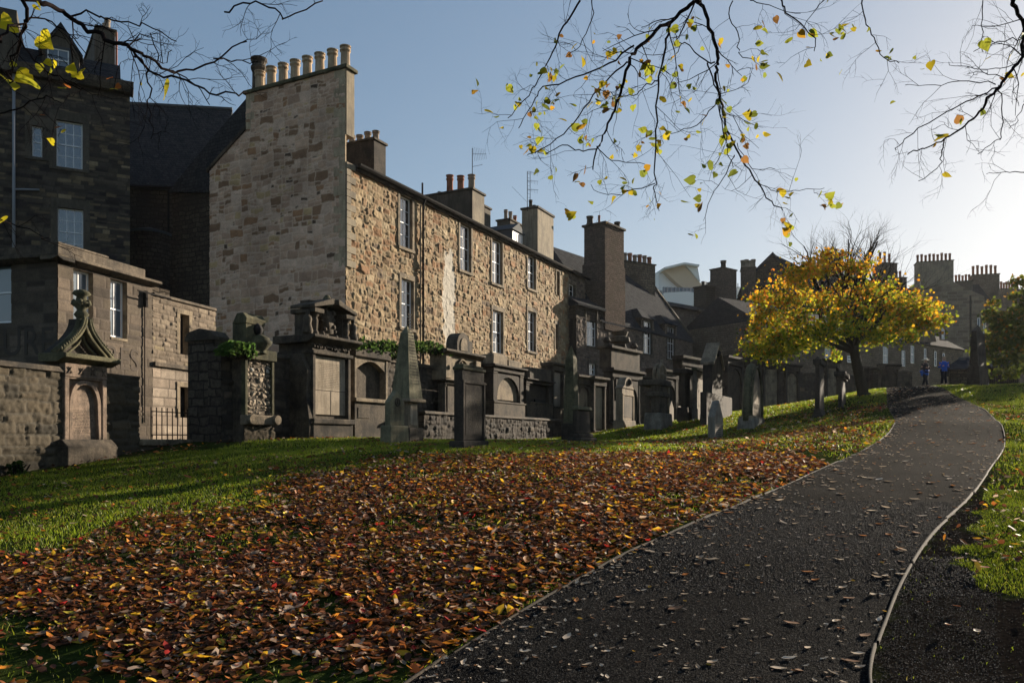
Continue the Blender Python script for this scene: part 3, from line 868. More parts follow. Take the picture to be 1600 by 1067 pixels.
# raking roof that climbs to the back of the big gable
FR = FG.at(0, 1.2)
pr = [FR.p(390, 148), FR.p(390, 260), FR.p(326, 300), FR.p(262, 300), FR.p(326, 222)]
MB().prism([(u, z) for u, z in pr], 0, 5).build('rear_roof', 'slate', house, FR)
pr = [FR.p(390, 250), FR.p(390, 640), FR.p(275, 640), FR.p(262, 298), FR.p(330, 298)]
MB().prism(pr, .25, 5).build('rear_wall', 'dark_rubble', house, FR)

# ---- low classical building at left with cornice
FL = Frame(90, 22.0, 90 - 15.3)
FLs = Frame(90, 22.0, -15.3)
lb = thing('low_ashlar_house', 'low ashlar house with moulded cornice and tall sash windows behind the gothic tomb', 'building', FL)
uL = FL.u(238)
zc = 6.6
lw = [(114, 145, 423, 521), (172, 198, 438, 528)]
LH = [(FL.u(a), FL.u(b), FL.z((a + b) / 2, d), FL.z((a + b) / 2, c)) for a, b, c, d in lw]
masonry('wall', lb, FL, 0, uL, .6, zc, ASHL, .03, LH, seed=31)
for h_ in LH: sash(lb, FL, *h_, cols=2, rows=1, rec=.16, sur=0, glass='blind')
for h_ in LH: MB().box(h_[0] - .004, h_[0] + .0, -.0, .3, h_[2], h_[3]).box(h_[1], h_[1] + .004, 0, .3, h_[2], h_[3]).box(h_[0], h_[1], -.04, .3, h_[2] - .08, h_[2]).box(h_[0], h_[1], 0, .3, h_[3], h_[3] + .05).build('window_reveal', 'sand', lb, FL)
zc2 = zc
prof = [(-.06, zc2 - .18), (-.22, zc2 - .05), (-.22, zc2 + .07), (-.05, zc2 + .1), (-.02, zc2 + .5), (.3, zc2 + .5), (.3, zc2 - .18)]
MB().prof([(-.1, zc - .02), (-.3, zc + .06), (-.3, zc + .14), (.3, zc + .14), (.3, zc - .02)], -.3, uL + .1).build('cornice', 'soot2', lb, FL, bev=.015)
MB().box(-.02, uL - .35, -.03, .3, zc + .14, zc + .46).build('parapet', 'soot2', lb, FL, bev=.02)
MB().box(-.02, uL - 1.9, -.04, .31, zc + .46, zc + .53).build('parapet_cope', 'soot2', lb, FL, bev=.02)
# shaded face turned to the camera
uS = FLs.u(-150)
hs = [(FLs.u(-30), FLs.u(18), FLs.z(0, 505), FLs.z(0, 408))]
masonry('wall', lb, FLs, uS, 0, .6, zc, ASHL, .04, hs, seed=32)
sash(lb, FLs, *hs[0], cols=1, rows=1, rec=.14, sur=0, glass='blind')
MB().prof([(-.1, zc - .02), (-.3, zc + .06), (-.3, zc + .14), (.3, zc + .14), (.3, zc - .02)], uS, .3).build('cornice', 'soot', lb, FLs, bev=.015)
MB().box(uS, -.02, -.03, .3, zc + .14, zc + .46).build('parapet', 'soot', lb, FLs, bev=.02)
MB().box(uS, uL - .4, .0, .05, 0, .05).build('footing', 'soot', lb, FL)
MB().box(.3, uL - .3, .35, 5, .3, zc + .1).build('inner_core', 'dark_rubble', lb, FL)
MB().box(uS, -.35, .35, 5, .3, zc + .1).build('inner_core', 'dark_rubble', lb, FLs)
def letters(txt, fr, px0, px1, py0, py1, parent, m, ext=.008, off=-.02):
    cu = bpy.data.curves.new('lettering', 'FONT'); cu.body = txt; cu.extrude = ext; cu.size = 1
    o = bpy.data.objects.new('painted_lettering', cu); COL.objects.link(o)
    bpy.context.view_layer.update()
    w0, h0 = o.dimensions.x, o.dimensions.y
    u0, u1 = fr.u(px0), fr.u(px1)
    z0 = fr.z(px0, py1); z1 = fr.z(px0, py0)
    sx, sy = (u1 - u0) / w0, (z1 - z0) / h0
    Mx = fr.M @ Matrix.Translation((u0, off, z0)) @ Matrix.Rotation(R(90), 4, 'X') @ Matrix.Diagonal((sx, sy, 1, 1))
    me = bpy.data.meshes.new_from_object(o)
    bpy.data.objects.remove(o)
    me.transform(fr.M.inverted() @ Mx)
    me.materials.clear(); me.materials.append(M[m])
    o = bpy.data.objects.new('painted_lettering', me); COL.objects.link(o)
    place(o, fr, parent)
    return o
M['faded'] = mat('faded_paint', (.075, .06, .047), .95)
M['fadeddark'] = mat('faded_dark_paint', (.055, .045, .038), .95)
letters('URE', FLs, 4, 82, 514, 556, lb, 'fadeddark')
letters('RES', FL, 164, 213, 538, 574, lb, 'faded')
# lower wing to the right
wg = thing('low_stone_wing', 'low stone wing with narrow barred openings between the ashlar house and the big gable', 'building', FL.at(uL, 0))
FW = FL.at(uL, 0)
uw = FW.u(336)
zw = FW.z(240, 462)
wh = [(280, 294, 490, 553), (280, 297, 604, 652)]
WHs = [(FW.u(a), FW.u(b), FW.z(a, d), FW.z(a, c)) for a, b, c, d in wh]
zmid = FW.z(240, 568)
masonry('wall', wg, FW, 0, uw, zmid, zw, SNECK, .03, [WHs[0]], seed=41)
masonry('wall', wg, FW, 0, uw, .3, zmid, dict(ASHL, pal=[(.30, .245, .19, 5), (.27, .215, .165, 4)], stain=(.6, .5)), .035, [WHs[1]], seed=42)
for h_ in WHs:
    o = MB().box(h_[0], h_[1], .22, .25, h_[2], h_[3]).build('window', 'dark', wg, FW)
    MB().box(h_[0] - .16, h_[0], -.045, .22, h_[2], h_[3]).box(h_[1], h_[1] + .16, -.045, .22, h_[2], h_[3]).box(h_[0] - .16, h_[1] + .16, -.048, .22, h_[3], h_[3] + .16).build('surround', 'sand', o, FW, bev=.008)
MB().box(0, uw, -.12, .02, zmid - .08, zmid + .06).build('string_course', 'soot2', wg, FW, bev=.012)
MB().box(0, uw, -.08, .35, zw, zw + .1).build('wall_cope', 'soot2', wg, FW, bev=.02)
MB().box(.1, uw, .35, 3, .2, zw - .05).build('inner_core', 'dark', wg, FW)
u_ = FL.u(224)
cb = MB().tube([(u_, -.05, 2.2), (u_, -.05, 6.1)], .018, 6).build('cable', 'iron', lb, FL)
MB().box(u_ - .04, u_ + .04, -.14, -.03, FL.z(224, 480), FL.z(224, 455)).box(u_ - .7, u_ + .8, -.4, -.37, FL.z(224, 462), FL.z(224, 462) + .04).build('lamp_bracket', 'iron', lb, FL)

# ---- rough boundary wall in front of the house, railing and sill
FE = Frame(100, 17.3, 90 - 15.3)
ze = FE.z(0, 572)
def wall_thing(name, lab, fr, ua, ub_, z0, z1, st, thick=.45, res=.035, seed=1, cope='soot', ch=.12, cat='wall', top=None):
    t = thing(name, lab, cat, fr.at(ua, 0, fr.oz))
    masonry('wall_face', t, fr, ua, ub_, z0, z1, st, res, seed=seed, top=top)
    MB().box(ua + .03, ub_ - .03, .03, thick, z0, z1 - .01).build('wall_core', 'dark_rubble', t, fr)
    if ch: MB().box(ua - .03, ub_ + .03, -.1, thick + .05, z1, z1 + ch, .0, .05).build('cope', cope, t, fr, bev=.02)
    return t
wall_thing('boundary_wall', 'rock faced boundary wall running from the photo edge to the gothic tomb', FE, FE.u(-160), FE.u(96), -.2, ze, ROCK, seed=51)
ua = FE.u(163); ub_ = FE.u(216)
z_t = FE.z(168, 583)
wall_thing('boundary_wall', 'rock faced boundary wall between the gothic tomb and the iron railing', FE, ua, ub_, .2, z_t, ROCK, seed=52, ch=0)
sz = FE.z(218, 686)
sw = thing('railing_plinth', 'low stone sill under the iron railing', 'plinth', FE.at(ub_, 0))
MB().box(ub_, FE.u(342), -.12, .35, sz - .16, sz).build('sill_stone', 'sand', sw, FE, bev=.03)
masonry('plinth_face', sw, FE, ub_, FE.u(342), .3, sz - .14, ROCK, .04, seed=53)
rl = thing('iron_railing', 'black iron railing standing on the stone sill', 'railing', FE.at(ub_, .15, sz))
m = MB(); zr = FE.z(232, 643, .15)
u_ = FE.u(236, .15)
while u_ < FE.u(330, .15):
    m.tube([(u_, .15, sz), (u_, .15, zr + .12)], .014, 5); u_ += .2
m.build('railing_bars', 'iron', rl, FE)
MB().box(FE.u(236, .15), FE.u(330, .15), .135, .165, zr, zr + .025).box(FE.u(236, .15), FE.u(330, .15), .135, .165, sz + .1, sz + .125).build('top_rail', 'iron', rl, FE)
# ================================================================ SECOND RANGE AND FAR BUILDINGS
F2 = Frame(905, 55.7, 52)
dh = thing('dormered_house', 'dark stone house with tall square chimney stack and two white dormer windows', 'building', F2)
u1 = F2.u(1082)
ze2 = F2.z(950, 504)
w2 = [(916, 932, 484, 541), (920, 931, 568, 586), (1005, 1018, 502, 553), (1042, 1054, 511, 561)]
H2 = [(F2.u(a), F2.u(b), F2.z((a + b) / 2, d), F2.z((a + b) / 2, c)) for a, b, c, d in w2]
def top2(u): return max(ze2, 0) if not any(h[0] - .35 < u < h[1] + .35 for h in H2[2:]) else ze2 + .95
masonry('wall', dh, F2, -.4, u1, 1, ze2 + 1, RANGE2, .05, H2, seed=61, top=top2)
for i, h_ in enumerate(H2): sash(dh, F2, *h_, cols=3 if i != 1 else 2, rows=2 if i != 1 else 1, rec=.12, sur=.16, stone='soot', proud=.05)
MB().box(-.3, u1 - .1, .3, 8, 1, ze2 - .05).build('inner_core', 'dark', dh, F2)
zr2 = F2.z(990, 428, 4.4)
MB().prof([(-.15, ze2), (4.4, zr2), (8.8, ze2), (8.8, ze2 - .2), (-.15, ze2 - .12)], F2.u(938), u1).build('roof', 'slate', dh, F2)
MB().add([(u1 - .05, -.2, ze2 - .1), (u1 + .2, -.2, ze2 - .1), (u1 + .2, 4.4, zr2 - .1), (u1 - .05, 4.4, zr2 - .1), (u1 - .05, -.2, ze2 + .16), (u1 + .2, -.2, ze2 + .16), (u1 + .2, 4.4, zr2 + .18), (u1 - .05, 4.4, zr2 + .18)],
         [(0, 1, 2, 3), (7, 6, 5, 4), (0, 4, 5, 1), (1, 5, 6, 2), (2, 6, 7, 3), (3, 7, 4, 0)]).build('skew_stone', 'soot', dh, F2)
MB().box(F2.u(935), F2.u(1003), -.12, .05, ze2 - .1, ze2 + .04).build('eaves_course', 'soot', dh, F2)
for h_ in H2[2:]:
    c = (h_[0] + h_[1]) / 2; zt = ze2 + 1.0
    hw = (h_[1] - h_[0]) / 2 + .5
    MB().add([(c - hw, -.2, zt), (c + hw, -.2, zt), (c + hw, 3.2, zt), (c - hw, 3.2, zt), (c - hw * .35, .7, zt + .85), (c + hw * .35, .7, zt + .85), (c + hw * .2, 3.4, zt + .85), (c - hw * .2, 3.4, zt + .85)],
             [(3, 2, 1, 0), (4, 5, 6, 7), (0, 1, 5, 4), (1, 2, 6, 5), (2, 3, 7, 6), (3, 0, 4, 7)]).build('dormer_roof', 'slate', dh, F2)
    MB().box(c - hw + .15, c - hw + .2, .1, 3, ze2 - .1, zt).box(c + hw - .2, c + hw - .15, .1, 3, ze2 - .1, zt).build('dormer_cheek', 'soot', dh, F2)
# the great stack rises straight from the wall
xa, xb = F2.u(944), F2.u(974)
zt = F2.z(960, 356)
b = MB().box(xa, xb, -.06, 1.75, ze2 - .6, zt).box(xa - .1, xb + .06, -.14, 1.85, ze2 - .6, F2.z(941, 408))
c_ = b.build('chimney', 'brickst', dh, F2, bev=.03)
MB().box(xa - .12, xb + .1, -.2, 1.9, zt, zt + .16).build('cope', 'soot', c_, F2, bev=.03)
pot(c_, F2, xa + .1, 1.3, zt + .16, .6, .24, 'soot'); pot(c_, F2, xa + .6, .8, zt + .16, .7, .09, 'terra'); pot(c_, F2, xb - .4, .3, zt + .16, .5, .22, 'soot')
# low lean roof left of stack
MB().prof([(-.25, F2.z(918, 478)), (2.5, F2.z(918, 478) + 1.6), (2.5, F2.z(918, 478)), (-.25, F2.z(918, 478) - .15)], -.5, xa - .12).build('roof', 'slate', dh, F2)
MB().box(-.35, xa - .1, .05, 2.5, ze2 - .2, F2.z(918, 478)).build('wall', 'dark_rubble', dh, F2)
# stack behind with six pots
F2b = Frame(978, 69, 30)
sb = thing('ridge_chimney_house', 'house behind the dormers seen only as a wide stone stack with six pots', 'building', F2b)
xa, xb = 0, F2b.u(1024)
ztb = F2b.z(1000, 412)
stack(sb, F2b, xa, xb, 0, 1.0, 6, ztb, 'rubble', 6, ('buff', 'terra'), .75, .2)
MB().box(xa - 1, xb + 1, 1.1, 7, 1, F2b.z(1000, 470)).build('wall', 'dark_rubble', sb, F2b)
MB().prof([(.9, F2b.z(1000, 470)), (4, F2b.z(1000, 440)), (7, F2b.z(1000, 470))], xa - 1, xb + 1).build('roof', 'slate', sb, F2b)

# ---- third house
F3 = Frame(1040, 73, 40)
t3 = thing('slated_house', 'dark stone house with paired small sash windows and ragged slate eaves', 'building', F3)
a3, b3 = F3.u(1042), F3.u(1190)
z3 = F3.z(1120, 492)
w3 = [(1097, 1106, 497, 517), (1110, 1118, 499, 522)]
H3 = [(F3.u(a), F3.u(b), F3.z(a, d), F3.z(a, c)) for a, b, c, d in w3]
masonry('wall', t3, F3, a3, b3, 1.5, z3, RANGE2, .06, H3, seed=71)
for h_ in H3: sash(t3, F3, *h_, cols=3, rows=2, rec=.1, sur=.14, stone='soot')
MB().box(a3, b3, .3, 8, 1, z3 - .05).build('inner_core', 'dark_rubble', t3, F3)
MB().prof([(-.4, z3), (3.8, z3 + 1.5), (8, z3)], a3 - .3, b3 + .3).build('roof', 'slate', t3, F3)
m = MB(); u_ = F3.u(1086)
rr = random.Random(2)
while u_ < F3.u(1152):
    m.box(u_, u_ + .3, -.5, -.05, z3 - .06 + rr.uniform(-.03, .03), z3 + .1 + rr.uniform(0, .06)); u_ += .34
m.build('eaves_tiles', 'sand', t3, F3)
u_ = F3.u(1095)
MB().tube([(u_, -.15, 3), (u_, -.15, z3)], .06, 6).build('downpipe', 'pipe', t3, F3)
# upper wall and roof left
zz3 = F3.z(1060, 478)
MB().box(a3, F3.u(1092), .1, 5, z3 - .5, zz3).build('wall', 'dark_rubble', t3, F3)
stack(t3, F3.at(0, 2.2), F3.at(0, 2.2).u(1104), F3.at(0, 2.2).u(1131), 0, 1.6, z3, F3.at(0, 2.2).z(1115, 449), 'dark_rubble', 3, 'soot', .5, .16)
stack(t3, F3.at(0, 1.2), F3.at(0, 1.2).u(1130), F3.at(0, 1.2).u(1151), 0, 1.6, z3, F3.at(0, 1.2).z(1140, 421), 'brickst', 1, 'soot', .9, .28)

# ---- white modern museum terrace far behind
F4 = Frame(1035, 170, 8)
t4 = thing('museum_tower', 'pale modern building with a curved tan soffit rising behind the old chimneys', 'building', F4)
p = F4.poly([(1020, 480), (1020, 440), (1175, 440), (1175, 480)])
MB().prism(p, 6, 30).build('wall', 'museum', t4, F4)
p = F4.poly([(1020, 428), (1036, 421), (1064, 412), (1090, 415), (1090, 434), (1104, 452), (1098, 460), (1068, 456), (1050, 440), (1036, 424)])
MB().prism(F4.poly([(1036, 419), (1067, 411.5), (1090, 415), (1090, 418), (1067, 414.5), (1037, 422)]), -1, 20).build('roof', 'museum', t4, F4)
MB().prism(F4.poly([(1070, 414), (1090, 417), (1094, 440), (1088, 434), (1080, 424)]), 0, 20).build('wall', 'museum', t4, F4)
MB().prism(F4.poly([(1037, 421), (1052, 417), (1070, 414), (1080, 424), (1088, 434), (1102, 448), (1100, 458), (1082, 456), (1064, 446), (1050, 433)]), .5, 18).build('soffit', 'soffit', t4, F4)
MB().prism(F4.poly([(1034, 424), (1040, 424), (1050, 434), (1064, 447), (1070, 451), (1034, 451)]), 2, 16).build('wall', 'museum', t4, F4)
MB().prism(F4.poly([(1034, 468), (1034, 460), (1070, 458), (1104, 464), (1104, 480), (1034, 480)]), -2, 5).build('parapet', 'museum', t4, F4)
g_ = MB()
for i in range(12):
    x = F4.u(1034 + i * 6); g_.box(x, x + .25, -1, -.8, F4.z(1050, 468), F4.z(1050, 450))
g_.build('glazing_bars', 'pipe', t4, F4)
MB().box(F4.u(1034), F4.u(1104), -.7, -.5, F4.z(1050, 468), F4.z(1050, 450)).build('glazing', 'blind', t4, F4)
MB().prism(F4.poly([(1090, 440), (1112, 434), (1135, 440), (1165, 446), (1165, 470), (1090, 470)]), 4, 26).build('roof_terrace', 'museum', t4, F4)
m = MB()
for i in range(14):
    x = F4.u(1110 + i * 5); m.tube([(x, 4, F4.z(1130, 444)), (x, 4, F4.z(1130, 438 - (i * 7 % 5)))], .12, 4)
m.build('terrace_railing', 'pipe', t4, F4)

# ---- gabled house behind tree
F5 = Frame(1160, 92, -12)
t5 = thing('gabled_house', 'plain dark gable rising to a point left of the yellow tree', 'building', F5)
g5 = F5.poly([(1150, 640), (1150, 470), (1163, 438), (1207, 396), (1238, 430), (1300, 470), (1300, 640)])
MB().prism(g5, 0, 9).build('gable_wall', 'dark_rubble', t5, F5)
rf = F5.poly([(1163, 438), (1207, 394), (1262, 437), (1262, 442), (1207, 399), (1163, 443)])
MB().prism([F5.p(1160, 441), F5.p(1207, 394.5), F5.p(1240, 430), F5.p(1238, 434), F5.p(1207, 399), F5.p(1162, 445)], -.3, 9).build('roof', 'slate', t5, F5)
MB().add([(*F5.p(1207, 396)[:1], .1, F5.p(1207, 396)[1]), (F5.u(1270), 1, F5.z(1270, 422)), (F5.u(1285), 1, F5.z(1285, 455)), (F5.u(1240), .1, F5.z(1240, 436))], [(0, 1, 2, 3)]).build('roof_slope', 'slate', t5, F5)
Fx = F5.at(0, -1.0)
stack(t5, Fx, Fx.u(1159), Fx.u(1181), 0, 2, 12, Fx.z(1170, 419), 'brickst', 4, 'buff', 1.0, .26)
# stacks that show through the bare crown
def far_house(lab, px0, px1, pytop, Y, deg, stacks, m='rubble', pitch=0, wins=(), name='distant_house', pyb=640):
    fr = Frame(px0, Y, deg)
    t = thing(name, lab, 'building', fr)
    b = fr.u(px1); zt = fr.z(px0, pytop)
    masonry_w = MB().box(0, b, 0, 10, fr.z(px0, pyb), zt).build('wall', m, t, fr)
    if pitch: MB().prof([(-.3, zt), (5, zt + pitch), (10.3, zt)], -.2, b + .2).build('roof', 'slate', t, fr)
    for (a, c, pt, off, n, pm, ph, sm) in stacks:
        stack(t, fr, fr.u(a, off), fr.u(c, off), off, off + 2.2, zt - 1, fr.z(a, pt, off), sm, n, pm, ph, .17)
    for (a, c, p0, p1) in wins:
        m_ = (a + c) / 2
        sash(t, fr, fr.u(a), fr.u(c), fr.z(m_, p1), fr.z(m_, p0), 2, 1, rec=-.06, off=0, sur=.2, proud=.05, stone='ashlar', glass='blind')
    return t, fr
far_house('far stone house whose paired stacks show through the bare top of the yellow tree', 1262, 1375, 440, 105, 14,
          [(1300, 1318, 396, 1, 3, 'terra', .9, 'brickst'), (1338, 1352, 418, 1, 2, 'terra', .9, 'brickst'), (1380, 1402, 411, .5, 3, 'terra', 1.6, 'brickst')], pitch=2.5, m='dark_rubble')
far_house('small far house with a slim single stack just right of the yellow tree', 1396, 1432, 452, 112, 10, [(1406, 1417, 434, .5, 2, 'terra', 1.0, 'brickst')], pitch=1.5)

# ---- big far tenement, right
F6 = Frame(1432, 112, -16)
t6 = thing('tall_far_tenement', 'tall brown tenement on the hilltop with nine pots in one row on its wide stack', 'building', F6)
zw6 = F6.z(1520, 452)
MB().prism(F6.poly([(1424, 640), (1424, 452), (1432, 440), (1490, 440), (1502, 447), (1538, 463), (1548, 640)]), 0, 7).build('gable_wall', 'ashlar', t6, F6)
stack(t6, F6, F6.u(1433), F6.u(1490), -.05, 2, F6.z(1460, 446), F6.z(1460, 409), 'render', 9, 'terra', 1.15, .17)
stack(t6, F6, F6.u(1494, 2), F6.u(1520, 2), 2, 4, F6.z(1520, 470), F6.z(1505, 436), 'rdark', 5, 'terra', 1.0, .16)
stack(t6, F6, F6.u(1520, 5), F6.u(1562, 5), 5, 7, F6.z(1520, 470), F6.z(1530, 430, 5), 'rubble', 6, 'terra', 1.4, .18)
MB().prism(F6.poly([(1494, 440), (1536, 440), (1560, 470), (1560, 500), (1500, 470)]), 2.1, 8).build('roof', 'slate', t6, F6)
MB().prism(F6.poly([(1540, 640), (1540, 478), (1572, 482), (1572, 640)], 3), 3, 8).build('wall', 'ashlar', t6, F6)
for a, c, p0, p1 in [(1527, 1531, 497, 522), (1536, 1540, 499, 526)]:
    sash(t6, F6, F6.u(a), F6.u(c), F6.z(a, p1), F6.z(a, p0), 1, 1, rec=-.08, sur=.15, proud=.06, stone='ashlar', glass='blind')
MB().tube([(F6.u(1516), -.15, F6.z(1516, 620)), (F6.u(1516), -.15, F6.z(1516, 462))], .12, 5).build('downpipe', 'iron', t6, F6)
# row of lower houses from the tree to the hilltop
F7 = Frame(1290, 82, 62)
F7 = Frame(1370, 80, 36)
t7 = thing('terraced_cottages', 'long low stone terrace with narrow white windows behind the two walkers', 'building', F7)
MB().box(F7.u(1180), F7.u(1505), 0, 8, 2, F7.z(1400, 532)).build('wall', 'rubble', t7, F7)
MB().prof([(-.3, F7.z(1400, 532)), (4, F7.z(1400, 532) + 2.6), (8.3, F7.z(1400, 532))], F7.u(1180), F7.u(1505)).build('roof', 'slate', t7, F7)
MB().box(F7.u(1180), F7.u(1505), -.12, .1, F7.z(1400, 532) - .12, F7.z(1400, 532) + .1).build('eaves_course', 'soot', t7, F7)
for (a, c, p0, p1) in [(1379, 1386, 542, 568), (1408, 1413, 548, 572), (1422, 1427, 540, 567), (1443, 1446, 545, 566), (1459, 1462, 549, 572), (1472, 1475, 552, 572), (1288, 1296, 545, 567), (1323, 1329, 556, 566), (1360, 1365, 584, 602), (1411, 1416, 592, 602)]:
    sash(t7, F7, F7.u(a), F7.u(c), F7.z(a, p1), F7.z(a, p0), 1, 1, rec=-.08, sur=.12, proud=.06, stone='ashlar', glass='blind')
gb = MB().prism(F7.poly([(1412, 534), (1416, 520), (1436, 508), (1458, 520), (1462, 534)]), -.1, 4).build('wallhead_gable', 'rubble', t7, F7)
sash(t7, F7, F7.u(1467), F7.u(1472), F7.z(1468, 530), F7.z(1468, 512), 1, 1, rec=-.08, off=-.2, sur=.3, proud=.1, stone='rubble', glass='blind')
# low pyramid roofed lodge at right behind obelisk
F8 = Frame(1482, 62, -28)
t8 = thing('low_lodge', 'low lodge with a hipped slate roof and pale ridges behind the hilltop obelisk', 'building', F8)
zl, zt = F8.z(1500, 577), F8.z(1541, 556)
a, b = F8.u(1484), F8.u(1592)
MB().box(a, b, .3, 7, 3, zl).build('wall', 'dark_rubble', t8, F8)
c0, c1 = F8.u(1498, 3), F8.u(1543, 3)
MB().add([(a - .5, -.2, zl), (b, -.2, zl), (b, 7.3, zl), (a - .5, 7.3, zl), (c0, 3, zt + .15), (c1, 3, zt + .15)], [(0, 1, 5, 4), (1, 2, 5), (2, 3, 4, 5), (3, 0, 4), (3, 2, 1, 0)]).build('roof', 'slate', t8, F8)
MB().tube([(c1, 3, zt + .17), (b, -.2, zl + .03)], .09, 5).tube([(c1, 3, zt + .17), (F8.u(1550), -.2, zl + .03)], .07, 5).tube([(c0, 3, zt + .17), (c1, 3, zt + .17)], .09, 5).build('ridge', 'lead', t8, F8)
rl = thing('iron_fence', 'dark iron fence along the top of the slope right of the obelisk', 'fence', Frame(1545, 56, 4, 4.5))
Fr = Frame(1545, 56, 4, 0)
m = MB()
zf = hz(Fr.x, Fr.y)
for i in range(26):
    x = i * .14; m.tube([(x, 0, zf), (x, 0, zf + 1.6)], .02, 4)
m.box(0, 3.6, -.02, .02, zf + 1.4, zf + 1.45).build('railing_bars', 'iron', rl, Fr)

# rough far stacks at the extreme right
far_house('sliver of a far tenement with pots above the right hand tree', 1552, 1640, 482, 120, 6, [(1566, 1600, 452, .5, 8, 'terra', 1.2, 'rubble')], pitch=0)
# ================================================================ MURAL TOMBS
FT = Frame(540, 28.4, 63.1).at(0, -2.0)
def inscription(parent, fr, u0, u1, z0, z1, y, rows, m='soot', seed=1):
    rr = random.Random(seed); b = MB(); lh = (z1 - z0) / rows
    for i in range(rows):
        z = z1 - (i + .75) * lh; cut = rr.uniform(0, .16) * (u1 - u0)
        x = u0 + cut
        while x < u1 - cut:
            l = rr.uniform(.02, .09); b.box(x, min(x + l, u1), y - .004, y + .004, z, z + lh * rr.uniform(.3, .42)); x += l + rr.uniform(.012, .03)
    return b.build('inscription_lettering', m, parent, fr)

def aedicule(t, fr, u0, u1, z0, z1, dep, body='sand', panel='pale', plinth=.13, ent=.14, pw=.16, rec=.12, cols=False, seed=1, text=0, back=.1, pm='soot', arch=False):
    Hh = z1 - z0; zp = z0 + Hh * plinth; ze = z1 - Hh * ent; y = -dep
    MB().box(u0 - .06, u1 + .06, y - .06, back, z0 - .3, zp).box(u0 - .1, u1 + .1, y - .1, back, zp, zp + .07).build('plinth', pm, t, fr, bev=.02)
    MB().box(u0 + .02, u1 - .02, y + rec + .05, back, zp + .07, ze).build('backing', body, t, fr)
    for s, (a, b) in enumerate(((u0, u0 + pw), (u1 - pw, u1))):
        if cols:
            c = (a + b) / 2; r = pw * .42
            m = MB().lathe(c, y + r + .02, [(r * 1.25, zp + .07), (r * 1.25, zp + .14), (r, zp + .18), (r * .95, (zp + ze) / 2), (r * .85, ze - .16), (r * 1.1, ze - .1), (r * 1.3, ze)], 14)
            m.box(a, b, y + rec * 2, back, zp + .07, ze).build('column', body, t, fr, smooth=False)
        else:
            MB().box(a, b, y, back, zp + .07, ze).box(a - .02, b + .02, y - .02, back, ze - .1, ze - .03).box(a - .02, b + .02, y - .02, back, zp + .07, zp + .15).build('pilaster', body, t, fr, bev=.012)
    pn = MB().box(u0 + pw + .04, u1 - pw - .04, y + rec, y + rec + .06, zp + .16, ze - .08).build('panel', panel, t, fr, bev=.006)
    if text: inscription(pn, fr, u0 + pw + .1, u1 - pw - .1, zp + .16 + (ze - zp) * .3, ze - .16, y + rec, text, seed=seed)
    MB().box(u0 - .03, u1 + .03, y - .03, back, ze, ze + Hh * ent * .55).prof([(y - .03, ze + Hh * ent * .55), (y - .16, ze + Hh * ent * .75), (y - .16, z1), (back, z1), (back, ze + Hh * ent * .55)], u0 - .16, u1 + .16).build('entablature', body, t, fr, bev=.012)
    if arch:
        um, hw = (u0 + u1) / 2, (u1 - u0) / 2 - pw - .04; n = 10
        zs_ = ze - .08 - hw * .9
        o_ = [(um - hw, ze - .08), (um - hw, zs_)] + [(um + hw * math.cos(math.pi - math.pi * i / n), zs_ + hw * .8 * math.sin(math.pi * i / n)) for i in range(n + 1)] + [(um + hw, ze - .08)]
        MB().prism(o_, y + .02, y + rec + .01).build('arch', body, t, fr)

def seg(u0, u1, z, h, n=10): return [(u0 + (u1 - u0) * i / n, z + h * math.sin(math.pi * i / n)) for i in range(n + 1)]

# long retaining wall that carries the tombs
def wall_px(px0, px1, pyt, pyb, lab, st, off=0, res=.05, seed=1, ch=.12, fr=FT):
    f = fr.at(0, off)
    a, b = f.u(px0), f.u(px1); m_ = (px0 + px1) / 2
    return wall_thing('burial_wall', lab, f, a, b, hz(*f.at(a, 0).M.translation.xy) - .4, f.z(px0, pyt), st, .5, res, seed, ch=ch)
wall_px(345, 470, 548, 690, 'sooty burial wall stretch between the urn tomb and the pedimented tomb', TOMBW, .0, .04, 81)
wall_px(470, 690, 545, 690, 'sooty burial wall stretch behind the stone obelisk', TOMBW, .1, .045, 82)
wall_px(690, 905, 556, 690, 'sooty burial wall stretch behind the tall dark headstone', TOMBW, .05, .055, 83)
# low retaining wall in front
flw = FT.at(0, -.9)
a, b = flw.u(662), flw.u(888)
t = wall_thing('retaining_wall', 'low rubble wall beneath the tombs right of the obelisk', flw, a, b, 1.2, flw.z(662, 646), dict(TOMBW, pal=[(.05, .04, .032, 5), (.07, .056, .042, 3), (.035, .03, .025, 3)], mort=(.03, .026, .022)), .9, .045, 84, ch=.1)  # darker stone tones: the shade on this wall is put into its colours
# left pier with rounded cope
fp = Frame(334, 20.9, 63.1)
t = thing('gate_pier', 'rubble pier with rounded top at the right end of the iron railing', 'pier', fp)
pa, pb = 0, fp.u(352); zt = fp.z(334, 531)
masonry('pier_face', t, fp, 0, pb, .9, zt, ROCK, .035, seed=85)
MB().box(.02, pb, .02, .98, .9, zt).build('pier_core', 'dark_rubble', t, fp)
MB().prof([(-.06, zt), (-.06, zt + .1), (.1, zt + .25), (.5, zt + .33), (.9, zt + .25), (1.04, zt + .1), (1.04, zt)], -.05, pb + .1).build('cope', 'soot', t, fp, bev=.02)
wall_px(352, 372, 545, 690, 'short sooty wall beside the rounded pier', TOMBW, .3, .04, 86)

